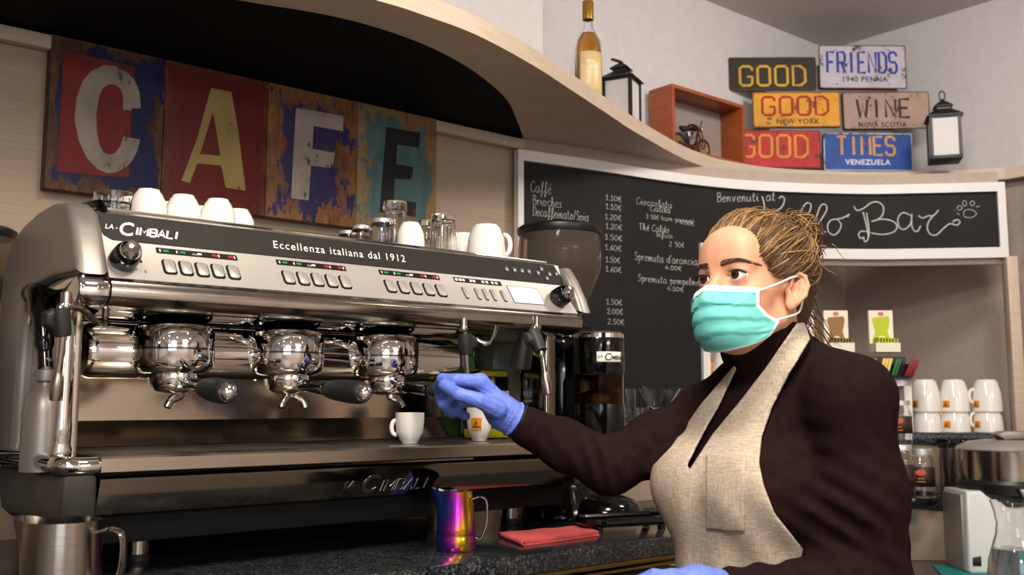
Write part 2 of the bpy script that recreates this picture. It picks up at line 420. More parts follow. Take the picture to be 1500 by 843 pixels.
struct(cw, 'wall_curved', 'niche')
# right-hand pilaster closing the niche
e0 = bpt(STOT, 0); struct(MB().box((e0.x+.012, e0.y-.012, 1.345), (.034, .05, .55), .003, R(-47)), 'trim_4', 'shelf')

cb = thing('chalkboard', 'long curved black menu chalkboard in white frame below the hanging shelf', 'chalkboard', tuple(bpt(.3, 1.08)))
b = MB(); strip(b, .0, S1, ZL, ZT, -.012, .0); strip(b, S1, S2-.012, ZB, ZT, -.012, .0); b.build('board', 'chalkboard', cb)
f = MB()
strip(f, -.018, S2+.012, ZT, ZT+.030, -.012, .012); strip(f, -.018, 0.0, ZL-.03, ZT, -.012, .012, 2)
strip(f, S1, S2+.012, ZB-.033, ZB, -.012, .012); strip(f, S2-.012, S2+.012, ZB, ZT, -.012, .012, 2)
strip(f, S1, S1+.026, ZL-.03, ZB-.033, -.03, .012, 3); strip(f, -.018, S1, ZL-.03, ZL, -.012, .012)
f.build('frame', 'white_frame', cb)

# ---- single-stroke handwriting: x,y in a grid where the baseline is 0, x-height 4, capitals 7
GL = {
'a': '4,4 2,4 .3,2.6 .5,.6 2,0 3.6,1.4 4,4 3.9,.6 5,.2', 'b': '.3,.6 1,3 2,6 1.6,7.4 .8,6 .6,2 1.4,0 3.2,.6 3.4,2.8 2.2,3.6 1,2.4', 'c': '3.8,3.4 2.4,4 .6,2.6 .8,.6 2.2,0 4,.8',
'd': '3.8,3.6 2,4 .3,2.4 .6,.4 2.2,.2 3.6,2 4.6,7 4,.6 5,.2', 'e': '.4,1.8 3,2.4 3.4,3.6 2.2,4 .6,2.6 .8,.6 2.2,0 4,.8', 'f': '.2,.6 2,3 3.2,6.4 2.6,7.4 1.8,6 1.6,0 1.2,-2.4 .6,-1.6 1.6,0 3.4,1',
'g': '4,4 2,4 .3,2.6 .5,.6 2,0 3.6,1.4 4,4 3.6,-2 2,-3 1,-2', 'h': '.2,.6 1.6,4 2,7 1.2,7 1,4 .8,0 1.4,2.6 2.8,3.8 3.4,2.6 3.4,.4 4.4,.2', 'i': '.4,1 1.2,4 1.2,.6 2.4,.2|1.4,5.6 1.6,5.9',
'l': '.2,.6 1.6,4 2,6.6 1.4,7.3 .9,5.6 .9,1 1.6,0 2.6,.6', 'm': '.2,2.6 .8,4 .9,0 1.4,3 2.4,4 2.8,2.6 2.8,0 3.4,3 4.4,4 4.8,2.6 4.9,.4 5.8,.2', 'n': '.2,2.6 .8,4 .9,0 1.5,3 2.8,4 3.4,2.6 3.4,.5 4.4,.2',
'o': '2.4,4 .6,3 .4,1.2 1.6,0 3.2,.8 3.4,2.8 2.4,4 3.4,3.2 4.6,3.4', 'p': '.4,3 1.2,4 1.1,-3|1.2,2.6 2.4,4 3.8,3 3.6,.8 2.2,0 1.2,.8', 'r': '.2,2.6 1,4 1,0 1.4,2.6 2.4,4 3.6,3.4', 's': '3.2,3.6 2,4 1,3.2 2.6,1.6 2.6,.4 1.2,0 .2,.6',
't': '1.6,6.6 1.2,1 2,0 3.2,.6|.2,4.4 3.2,4.6', 'u': '.4,3.8 .5,1 1.6,0 3,1 3.6,4 3.6,.6 4.6,.2', 'v': '.2,3.8 .8,3.6 1.8,0 3.2,3.8 4.2,3.4', '/': '0,-1 2.6,7.4', "'": '.6,7 .3,5.6', '(': '1.4,7 .2,4 1,0', ')': '.2,7 1.4,4 .4,0', '.': '.4,0 .8,.3',
'é': '.4,1.8 3,2.4 3.4,3.6 2.2,4 .6,2.6 .8,.6 2.2,0 4,.8|2.4,5.2 3.6,6.4', 'C': '4.8,6 3.4,7 1.2,5.6 .4,2.6 1.4,.2 3.4,0 5,1.4', 'B': '.8,0 .9,7|.2,6.6 2.6,7.2 4,6 3,4.2 1,3.8 3.6,3.4 4.4,1.6 2.8,0 .4,.2',
'D': '1,0 1.1,7|.2,6.8 3,6.6 4.8,4.2 4,1.2 1.8,0 .2,.4', 'S': '4.2,6 3,7 1.4,6.2 1.4,4.6 3.4,3.2 3.8,1.4 2.4,0 .4,.8', 'T': '0,6.6 4.8,7|2.4,6.8 2.2,0', 'I': '1,0 1.6,7', 'A': '0,0 2,7 3.6,0|.8,2.6 3.4,2.8',
'0': '2,6 .5,4.6 .4,1.6 1.8,0 3.2,1.4 3.4,4.4 2,6', '1': '.2,3.8 1.8,6.2 1.6,0|.4,.1 3,.2', '2': '.4,4.8 1.6,6 3,5 2.4,3 .2,.2 3.4,.2', '3': '.4,5.6 2,6 3,4.8 1.6,3.2 3.2,2 2.4,.2 .4,.4', '4': '2.4,6 .2,2.2 3.8,2.4|2.8,3.6 2.6,0', '5': '3.4,6 1,6 .8,3.6 2.8,3.4 3.2,1.2 1.8,0 .3,.6', '6': '3,6 1.2,4 .6,1.6 1.8,0 3.2,1.2 2.6,3 .8,2.2', '€': '4,5.4 2.6,6 1.2,4.4 1,1.6 2.4,0 4,.8|.2,3.6 3,3.8|.2,2.4 2.8,2.5', ' ': ''}
def glyph(ch):
    return [[tuple(float(q) for q in p.split(',')) for p in st.split()] for st in GL.get(ch, '').split('|') if st]
def gwidth(ch):
    g = glyph(ch); return 3.2 if not g else max(p[0] for s_ in g for p in s_)+.7
def chalk_line(mb, text, x0, y0, x1, cap, y1=None, r=.00085):
    sa, za = on_board(x0, y0); sb, zb = on_board(x1, y0 if y1 is None else y1)
    zb2 = on_board(x0, y0-cap)[1]; k = (zb2-za)/7; tot = sum(gwidth(c) for c in text); adv = 0
    for ch in text:
        for st in glyph(ch):
            pts = spline([(a, b_, 0) for a, b_ in st], 3)
            q = []
            for p in pts:
                u = (adv+p.x)/tot; q.append(bpt(sa+(sb-sa)*u, za+(zb-za)*u*(0 if y1 is None else 1)+p.y*k, .0006))
            mb.tube(q, r, 5)
        adv += gwidth(ch)
for t, x0, y0, x1, c_ in (('Caffé', 777, 281, 808, 16), ('Brioches', 780, 300, 823, 14), ('Decaffeinato/Soia', 780, 316, 863, 14), ('.', 774, 297, 776, 10),
        ('Cioccolata', 932, 299, 985, 10), ('Calda', 952, 309, 983, 9), ('3 50€ (con panna)', 946, 320, 1016, 7), ('4.00€', 996, 329, 1017, 7), ('Thé Caldo', 936, 337, 981, 10), ('Infusi', 961, 347, 986, 8), ('2 50€', 980, 361, 1003, 8),
        ("Spremuta d'arancia", 929, 381, 1022, 12), ('4.00€', 974, 395, 999, 7), ('Spremuta pompelmo', 934, 412, 1026, 10), ('4.50€', 977, 426, 1002, 7),
        ('1.10€', 887, 293, 911, 9), ('1.10€', 887, 306, 911, 9), ('1.20€', 886, 321, 911, 9), ('1.20€', 887, 335, 912, 9), ('1.50€', 886, 351, 912, 9), ('1.60€', 886, 366, 911, 9), ('1.50€', 887, 384, 909, 9), ('1.60€', 887, 398, 911, 9), ('1.50€', 888, 446, 912, 9), ('2.00€', 889, 460, 913, 9), ('2.50€', 890, 475, 915, 9)):
    mw_ = MB(); chalk_line(mw_, t, x0, y0, x1, c_); mw_.build('menu_line', 'chalk', cb, ang=180)
gw = MB(); chalk_line(gw, 'Benvenuti  al', 1050, 296, 1136, 13, 294, .0012)
Z4 = lambda x, y: (1020+x/3.125, 240+y/3.125)
def chalk_stroke(mb, pts, r):
    q = spline([(*Z4(*p), 0) for p in pts], 5)
    mb.tube([bpt(*on_board(p.x, p.y), .0008) for p in q], r, 6)
for st in ([(378, 160), (390, 150), (402, 160), (400, 180), (385, 205), (350, 222)], [(300, 150), (310, 200), (290, 260), (300, 300)], [(470, 240), (485, 205), (505, 180), (524, 190), (515, 225), (480, 280), (470, 310)],
           [(540, 300), (575, 250), (596, 210), (590, 188), (570, 192), (552, 235), (545, 285), (560, 318), (592, 312)], [(645, 255), (615, 260), (600, 285), (606, 315), (630, 327), (652, 310), (662, 280), (645, 255), (662, 252), (688, 240), (700, 232), (690, 246)],
           [(720, 195), (735, 215), (765, 205), (800, 180), (832, 177), (856, 200), (850, 238), (822, 260), (800, 265)], [(800, 265), (850, 255), (900, 265), (918, 290), (900, 315), (850, 325), (800, 318)],
           [(762, 222), (778, 285), (786, 340), (772, 358), (765, 342)], [(795, 316), (755, 310), (742, 325), (750, 342), (768, 338)], [(778, 225), (788, 290), (790, 335)],
           [(980, 238), (945, 225), (922, 252), (928, 290), (952, 302), (980, 275), (986, 230), (984, 275), (994, 305), (1012, 310), (1026, 285)], [(1016, 238), (1034, 250), (1060, 240), (1085, 238), (1108, 213)],
           [(1085, 238), (1062, 268), (1057, 300), (1072, 325), (1100, 326), (1130, 298), (1160, 276), (1192, 282), (1206, 268), (1192, 257), (1172, 268)]):
    chalk_stroke(gw, st, .0026)
for cx, cy, rx, ry in ((1205, 203, 11, 10), (1228, 182, 9, 12), (1263, 182, 10, 11), (1250, 229, 30, 19)):
    chalk_stroke(gw, [(cx+rx*math.cos(a*.785)*(1+.12*(rx > 20)*math.cos(a*2.3)), cy+ry*math.sin(a*.785)) for a in range(9)], .0013)
for st in ([(1280, 198), (1296, 195)], [(1180, 212), (1184, 214)], [(1192, 226), (1204, 234)]): chalk_stroke(gw, st, .0014)
gw.build('welcome_writing', 'chalk', cb, ang=180)

# ---- machine counter
ct = thing('bar_counter', 'dark speckled granite worktop with brass trim carrying the espresso machine', 'counter', (.4, 1.7, FLOOR))
MB().box((.335, 1.7265, .8825), (2.67, .783, .035), .003).build('worktop', 'granite', ct)
MB().box((.335, 1.731, .8585), (2.64, .77, .009), .002).box((.335, 1.734, .8455), (2.64, .766, .006), .002).build('brass_trim', 'brass', ct)
MB().box((.335, 1.77, .36), (2.62, .69, .92)).build('cabinet', 'cabinet', ct)
# ---- stepped granite back bar in the corner
A_Z, B_Z, C_Z = 1.068, .885, .70
def off_curve(o, x1=None): return [bpt(STOT*k/30, 0, o) for k in range(31)]
def step(mb, o, z0, z1):
    c = [(p.x, p.y) for p in off_curve(o)]; mb.prism(c+[(3.40, c[-1][1]-.02), (3.40, 2.09), (c[0][0], 2.09)], z1-z0, Matrix.Translation((0, 0, z0)), .003); return mb
bb = thing('back_bar', 'stepped back bar with two granite shelves and pale laminate fronts in the corner', 'counter', (2.9, 1.6, FLOOR))
step(MB(), .10, A_Z-.034, A_Z).build('upper_shelf', 'granite', bb)
step(MB(), .08, B_Z, A_Z-.034).build('upper_front', 'laminate', bb)
step(MB(), .22, B_Z-.034, B_Z).build('lower_shelf', 'granite', bb)
step(MB(), .20, C_Z, B_Z-.034).build('lower_front', 'laminate', bb)
step(MB(), .62, C_Z-.035, C_Z).build('worktop', 'granite', bb, label='lowest granite worktop')
step(MB(), .58, FLOOR, C_Z-.035).build('cabinet', 'cabinet', bb)
# side shelf past the right end of the chalkboard
ss = thing('wall_shelf', 'short pale shelf at the right edge holding a lantern beside the chalkboard', 'shelf', (3.36, 1.2, 1.70))
MB().box((3.345, 1.18, 1.715), (.12, .36, .025), .003).build('board', 'shelf', ss)
MB().box((3.385, 1.18, 1.68), (.03, .30, .05), .003).build('bracket', 'dark_block', ss)
# ---- ceiling downlights of the bar
dl = None
for i, (x, y) in enumerate(DOWNLIGHTS):
    if dl is None:
        dl = thing('ceiling_downlight', 'small round recessed downlight in the grey bar ceiling behind the viewer', 'lamp', (x, y, CEIL-.012), 0, 'downlights of the bar')
        MB().lathe([(.05, .012), (.062, .012), (.062, 0), (.05, .002)], (x, y, CEIL-.012), 24, closed=True).build('ring', 'chrome', dl)
        MB().lathe([(0, .004), (.05, .004), (.05, .009), (0, .009)], (x, y, CEIL-.012), 24).build('lens', M('lit_lamp', '#fff2dc', .5, Emission_Color=(1, .9, .75, 1), Emission_Strength=45), dl)
    else: dup(dl, (x, y, CEIL-.012))

# ================================================================ CAFE SIGN
def worn(name, rust, paint, edge=.16, chip=(.46, .54), stretch=(26, 26, 7), amp=1.0):
    n = N(name); tc = n.n('TexCoord'); sp = n.n('SeparateXYZ'); n.l(tc.outputs['Generated'], sp.inputs[0]); u, w_ = sp.outputs[0], sp.outputs[2]
    e = n.math('MINIMUM', n.math('MINIMUM', u, n.math('SUBTRACT', 1., u)), n.math('MINIMUM', w_, n.math('SUBTRACT', 1., w_)))
    e = n.math('MINIMUM', n.math('DIVIDE', e, edge), 1.25)
    a = n.noise(n.coord('Object', (70, 70, 16)), 1.0, 8, .72); b = n.noise(n.coord('Object', (14, 14, 8)), 1.0, 6, .7)
    nz = n.math('ADD', n.math('MULTIPLY', n.math('SUBTRACT', a, .5), 1.5*amp), n.math('MULTIPLY', n.math('SUBTRACT', b, .5), 2.2*amp))
    q = n.math('ADD', n.math('MULTIPLY', e, .55), nz)
    mask = n.ramp(q, [(chip[0]-.25, 0.), (chip[1]-.25, 1.)])
    ru = n.ramp(n.math('ADD', n.math('MULTIPLY', a, .5), n.math('MULTIPLY', b, .5)), [(.36, rust[0]), (.5, rust[1]), (.62, rust[2])])
    c = n.noise(n.coord('Object', (40, 40, 14)), 1.0, 7, .75)
    pt = n.ramp(c, [(.3, tuple(.6*x for x in C4(paint)[:3])), (.6, paint)])
    n.base(n.mix(mask, ru, pt)); n.set(.62, 0, .3); n.bump(q, .12, .0012); return n.m
def chipped(name, paint, under, amt=.38, stretch=(60, 60, 26)):
    n = N(name); a = n.noise(n.coord('Object', stretch), 1.0, 7, .75); b = n.noise(n.coord('Object', (13, 13, 11)), 1., 4, .6)
    q = n.math('ADD', n.math('MULTIPLY', a, .55), n.math('MULTIPLY', b, .45))
    n.base(n.mix(n.ramp(q, [(amt+.015, 0.), (amt+.035, 1.)]), under, n.ramp(b, [(.3, tuple(.72*x for x in C4(paint)[:3])), (.65, paint)]))); n.set(.6, 0, .3); return n.m
RUST = ('#4a2c20', '#8a5a30', '#a8834c')
SY = 2.086
def sgn(x, y): p = onY(x, y, SY); return (p.x, p.z)
zs0, zs1 = 1.582, 1.897
xs = [.543, (sgn(243, 92)[0]+sgn(236, 290)[0])/2, (sgn(394, 124)[0]+sgn(388, 311)[0])/2, (sgn(528, 150)[0]+sgn(518, 333)[0])/2, 1.4945]
sg = thing('wall_sign', 'weathered wide painted sign spelling CAFE on the pale wood wall', 'sign', (1.02, 2.1, zs0))
PM = [worn('weathered_blue_paint', ('#2a1b18', '#5a3c2a', '#8a6c46'), '#24274c', .14), worn('weathered_red_paint', ('#2e1a16', '#5e2c1e', '#85582f'), '#63201c', .13, amp=.8), worn('weathered_violet_paint', ('#3a241a', '#7a5230', '#94703e'), '#302b58', .24, (.58, .64), amp=1.2), worn('weathered_teal_paint', ('#7a5234', '#8a6e4a', '#7d7448'), '#4d6a6c', .2, (.52, .6), amp=.9)]  # worn paints, panels and letters also mixed darker for the overhang's shadow
PL = ['faded blue and red panel', 'faded red panel', 'flaking violet panel', 'faded teal panel']
LM = [chipped('chipped_white', '#968d82', '#5f442c', .375), chipped('chipped_cream', '#9a8854', '#74231c', .385), chipped('chipped_pale', '#9d9388', '#3d3150', .40), chipped('chipped_black', '#17151a', '#6a4a30', .375)]
FR = Matrix(((1, 0, 0, 0), (0, 0, 1, 0), (0, 1, 0, 0), (0, 0, 0, 1)))   # (x,z,-)->world, extrude along +Y
def face_y(Y): return Matrix.Translation((0, Y, 0)) @ FR
pans = []
for i in range(4):
    g_ = .0012
    pans.append(MB().box(((xs[i]+xs[i+1])/2, (SY+2.118)/2, (zs0+zs1)/2), (xs[i+1]-xs[i]-g_, 2.118-SY, zs1-zs0), .002).build('panel', PM[i], sg, PL[i]))
zc = lambda p, o, k: [sgn(o[0]+x/k, o[1]+y/k) for x, y in p]
red = zc([(112, 118), (300, 158), (462, 195), (445, 400), (432, 742), (255, 730), (80, 712)], (60, 40), 3.37)
MB().prism(red, .0006, face_y(SY-.0007)).build('red_block', chipped('chipped_red', '#762620', '#4a3020', .38), pans[0])
Cc = [(165, 450), (175, 350), (205, 265), (250, 215), (310, 188), (365, 192), (420, 220), (460, 260), (485, 320), (492, 400), (470, 402), (450, 398), (444, 412), (405, 408), (405, 350), (395, 310), (370, 285), (335, 282), (305, 300), (285, 345), (272, 430), (275, 520), (290, 590), (310, 620), (335, 630), (365, 622), (390, 590), (405, 540), (488, 555), (475, 610), (450, 660), (415, 695), (370, 717), (325, 722), (275, 700), (225, 645), (185, 560)]
Aa = [[(255, 192), (352, 210), (385, 400), (300, 515), (265, 305), (203, 505), (190, 550), (155, 643), (115, 632), (190, 430)], [(385, 400), (420, 680), (325, 665), (303, 560), (190, 550), (203, 505), (300, 515)]]
Ff = [(195, 140), (320, 160), (450, 185), (447, 265), (290, 238), (283, 360), (403, 382), (390, 465), (275, 450), (263, 637), (168, 625)]
Ee = [(680, 243), (862, 275), (855, 355), (738, 337), (732, 442), (825, 458), (815, 525), (725, 520), (720, 632), (840, 648), (835, 725), (645, 700)]
for i, (polys, o, k) in enumerate((([Cc], (60, 40), 3.37), (Aa, (230, 70), 3.242), ([Ff], (380, 120), 3.664), ([Ee], (380, 120), 3.664))):
    mb = MB()
    for p in polys: mb.prism(zc(p, o, k), .0009, face_y(SY-.0015))
    mb.build('letter', LM[i], pans[i])

# ================================================================ ESPRESSO MACHINE
XL, XR = .487, 1.437
em = thing('espresso_machine', 'large chrome three-group espresso machine with silver front on the granite counter', 'coffee machine', (.95, 1.7, .90))
# upper housing
hp = [(1.500, 1.343), (1.545, 1.405), (1.560, 1.449), (1.572, 1.453), (1.62, 1.447), (1.93, 1.447), (1.95, 1.44), (1.95, 1.31), (1.52, 1.31)]
xprism(MB(), hp, XL, XR).build('housing', 'silver', em, 'silver front panel housing')
PD = V((0, .045, .062)); PN = V((0, -.062, .045)).normalized()     # panel up-slope / outward normal
BD = V((0, .015, .044)); BN = V((0, -.044, .015)).normalized()
def pan(x, v, off=0): return V((x, 1.5, 1.343)) + PD*v + PN*off
def bnd(x, v, off=0): return V((x, 1.545, 1.405)) + BD*v + BN*off
def panel_m(x, v, off=.0005): return basis(pan(x, v, off), (1, 0, 0), PD)
def band_m(x, v, off=.0016): return basis(bnd(x, v, off), (1, 0, 0), BD)
# dark band with rounded left end and slanted right end
bp = [(-.004, .046), (-.006, .020), (0, .008), (.012, .001), (.95, .001), (.953, .006), (.932, .046)]
MB().prism(bp, .0016, basis(bnd(XL+.004, 0, 0), (1, 0, 0), BD)).build('name_band', 'band', em, 'dark name band')
# chrome lip under the panel
lp = [(1.500, 1.3425), (1.490, 1.336), (1.486, 1.326), (1.488, 1.314), (1.498, 1.305), (1.515, 1.300), (1.56, 1.299), (1.60, 1.302), (1.60, 1.32), (1.52, 1.34)]
xprism(MB(), lp, XL, XR).build('lip', 'chrome_soft', em, 'chrome lip')
xprism(MB(), [(1.57, 1.300), (1.60, 1.292), (1.86, 1.292), (1.86, 1.309), (1.57, 1.309)], XL+.01, XR-.01).build('underside', 'chrome', em)
xprism(MB(), lp, .441, XL-.0008, .004, 3).build('lip_corner', 'chrome', em, 'chrome lip at the left corner')
MB().tube(spline([(.4485, 1.495, 1.334), (.4485, 1.57, 1.3375), (.4485, 1.66, 1.334), (.4485, 1.715, 1.327), (.4485, 1.752, 1.312), (.4485, 1.768, 1.29)], 5), .0095, 12, flat=(1, 0, 0)).build('side_trim', 'chrome', em, 'chrome trim under the left cover')
# end caps: rounded covers on both sides
capp = [(1.492, 1.345), (1.505, 1.375), (1.530, 1.418), (1.552, 1.448), (1.58, 1.462), (1.64, 1.470), (1.72, 1.468), (1.80, 1.458), (1.86, 1.442), (1.905, 1.405), (1.926, 1.35), (1.927, 1.25), (1.92, 1.14), (1.895, 1.075), (1.845, 1.05), (1.80, 1.052), (1.785, 1.09), (1.782, 1.22), (1.772, 1.305), (1.755, 1.328), (1.71, 1.342), (1.62, 1.349)]
capR = [(1.492, 1.345), (1.505, 1.375), (1.530, 1.418), (1.552, 1.445), (1.60, 1.444), (1.86, 1.442), (1.905, 1.405), (1.926, 1.35), (1.927, 1.25), (1.92, 1.14), (1.895, 1.075), (1.845, 1.05), (1.80, 1.052), (1.785, 1.09), (1.782, 1.22), (1.772, 1.305), (1.755, 1.328), (1.71, 1.342), (1.62, 1.349)]
xprism(MB(), capp, .438, XL-.0012, .013, 4).build('side_cover', 'side', em, 'satin grey left cover', ang=50)
xprism(MB(), capR, XR+.0012, 1.472, .010, 4).build('side_cover', 'side', em, 'satin grey right cover', ang=50)
# black corner pieces at the ends of the cup rail
MB().tube([(XL+.006, 1.556, 1.452), (XL+.004, 1.575, 1.464), (XL+.004, 1.64, 1.470), (XL+.004, 1.74, 1.468)], [.005, .008, .008, .006], 8).build('corner_trim', 'gloss_black', em, 'black corner trim')
rail = MB().tube([(XL+.012, 1.566, 1.456), (XR-.03, 1.566, 1.454)], .0028, 8)
rail.tube([(XR-.03, 1.566, 1.454), (XR-.012, 1.58, 1.452), (XR-.006, 1.64, 1.45), (XR-.006, 1.93, 1.45)], .0028, 8).build('cup_rail', 'chrome', em)
MB().box((.96, 1.77, 1.4475), (.91, .33, .002)).build('cup_tray', 'steel', em)
# side plates and lower dark blocks
sp_ = [(1.50, 1.06), (1.85, 1.05), (1.90, 1.09), (1.915, 1.2), (1.915, 1.33), (1.70, 1.34), (1.56, 1.34)]
xprism(MB(), [(1.56, 1.07), (1.84, 1.07), (1.84, 1.34), (1.56, 1.34)], .459, .472, .004).build('side_plate', 'steel', em, 'left side plate')
xprism(MB(), [(1.66, 1.07), (1.84, 1.07), (1.84, 1.34), (1.66, 1.34)], 1.44, 1.452, .004).build('side_plate', 'silver', em, 'right side plate')
bl = [(1.503, 1.056), (1.503, 1.0), (1.512, .990), (1.78, .978), (1.83, .985), (1.86, 1.03), (1.86, 1.056)]
xprism(MB(), bl, .436, XL-.001, .010, 4).build('lower_cover', 'dark_block', em, 'dark grey lower left cover', ang=50)
xprism(MB(), bl, XR+.001, 1.474, .010, 4).build('lower_cover', 'dark_block', em, 'dark grey lower right cover', ang=50)
for sx, x0, x1 in ((-1, .436, XL-.001), (1, 1.474, XR+.001)):
    m = MB(); pts = spline([(x1, 1.512, 1.069), (x0+sx*-.022, 1.512, 1.069), (x0-sx*.003, 1.522, 1.071), (x0-sx*.001, 1.56, 1.073), (x0, 1.70, 1.073), (x0, 1.84, 1.07)], 5)
    m.tube(pts, .0135, 14); m.build('foot_rail', 'chrome', em, 'chrome bumper at tray corner')
    px_ = x0-sx*.006
    if sx > 0: continue
    m = MB(); m.tube(spline([(px_, 1.545, 1.072), (px_, 1.540, 1.10), (px_, 1.537, 1.14), (px_, 1.537, 1.27), (px_, 1.533, 1.297), (px_-sx*.012, 1.528, 1.315), (px_-sx*.045, 1.522, 1.322)], 5), [.016]*5+[.0135]*5+[.0125]*16+[.0125]*5, 16)
    m.build('post', 'chrome', em, 'chrome corner post')
m = MB(); m.tube(spline([(.447, 1.74, 1.335), (.440, 1.69, 1.325), (.439, 1.655, 1.29), (.440, 1.638, 1.24), (.4405, 1.63, 1.212)], 5), [.020]*5+[.018]*5+[.015]*5+[.011]*6, 12).build('side_arm', 'gloss_black', em, 'black side arm')
m = MB().lathe([(.008, .052), (.008, .036), (.016, .034), (.0165, .026), (.016, .018), (.010, .016), (.012, .008), (.026, -.006), (.031, -.03), (.031, -.118), (0, -.118)], (.442, 1.63, 1.175), 20)
m.build('side_valve', 'side', em, 'grey valve under the side arm')
xprism(MB(), [(1.565, 1.07), (1.655, 1.07), (1.655, 1.30), (1.565, 1.30)], 1.405, 1.44, .010, 3).build('post', 'polished', em, 'right steel post', ang=50)
# backsplash, tray
xprism(MB(), [(1.842, 1.128), (1.824, 1.0835), (1.865, 1.0835), (1.865, 1.30), (1.842, 1.30)], XL, XR).build('backsplash', 'mirror', em, ang=20)
MB().box((.962, 1.715, 1.293), (.93, .012, .022), .001).build('back_plate', 'steel', em, 'plate with screws behind the groups')
m = MB()
for x in (.523, .566, .758, .77, .976, .985, 1.19, 1.2): pass
for x in (.545, .755, .965, 1.175): m.box((x, 1.7085, 1.293), (.003, .002, .024))
for x in (.556, .766, .976, 1.186): m.cyl((x, 1.709, 1.2935), (x, 1.706, 1.2935), .0038, None, 12)
m.build('plate_screw', 'dark_block', em, 'dark seams and screws')
tp = [(1.500, 1.082), (1.497, 1.079), (1.497, 1.060), (1.502, 1.0575), (1.86, 1.0575), (1.86, 1.0825), (1.515, 1.0825)]
xprism(MB(), tp, XL, XR).build('drip_tray', 'steel', em, ang=20)
m = MB()
for i in range(9): m.box((.96, 1.58+i*.028, 1.0827), (.90, .006, .0006))
m.build('tray_slots', 'dark_block', em, 'dark slots of the tray', kind='stuff')
# polished lower front with embossed name
xprism(MB(), [(1.503, 1.0525), (1.498, 1.050), (1.4985, 1.045), (1.516, .998), (1.53, .996), (1.53, 1.0525)], XL, XR).build('front_plate', 'polished', em, 'polished lower front')
LD = V((0, -.0175, .047)); LN = V((0, -.047, -.0175)).normalized()
def low_m(x, v): return basis(V((x, 1.516, .998))+LD*v+LN*.0004, (1, 0, 0), LD)
lettering('C', .046, low_m(.925, .16), em, 'chrome_soft', 'lettering', .0007, .25, .0008, label='embossed name')
stroke_text('IMBALI', .098, .020, low_m(.966, .18), .0019, em, 'chrome_soft', 'lettering', .25, 'embossed name')
lettering('LA', .018, low_m(.893, .36), em, 'chrome_soft', 'lettering', .0007, .25, .0006, label='embossed name')
# dark base and steel feet
MB().box((.965, 1.935, .928), (.93, .012, .054)).box((.508, 1.80, .928), (.012, .28, .054)).build('shade_skirt', 'under', em, 'black sheets added as shade under the machine')  # sheets added to paint the dark gap below the base black
MB().box((.965, 1.75, .974), (.93, .42, .044), .004).build('base', 'under', em, 'black base')
for x, y in ((.618, 1.70), (1.422, 1.70), (.618, 1.90), (1.422, 1.90)):
    f_ = MB().cyl((x, y, .912), (x, y, .952), .0185).build('foot', 'steel', em, 'steel foot')
    MB().cyl((x, y, .9005), (x, y, .912), .021).build('foot_pad', 'rubber', f_)
# long chrome body behind the groups
m = MB(); cx0, cx1, cy, cz = .500, 1.240, 1.672, 1.243
prof = [(0, 0), (.030, 0), (.040, .004), (.045, .013), (.045, .09), (.0435, .091), (.0435, .094), (.045, .095), (.045, .296), (.0435, .297), (.0435, .3), (.045, .301), (.045, .502), (.0435, .503), (.0435, .506), (.045, .507), (.045, cx1-cx0-.013), (.040, cx1-cx0-.004), (.03, cx1-cx0), (0, cx1-cx0)]
m.lathe(prof, (0, 0, 0), 40, Matrix.Translation((cx0, cy, cz)) @ Matrix.Rotation(R(90), 4, 'Y'))
m.build('boiler_body', 'chrome', em, 'chrome horizontal body')
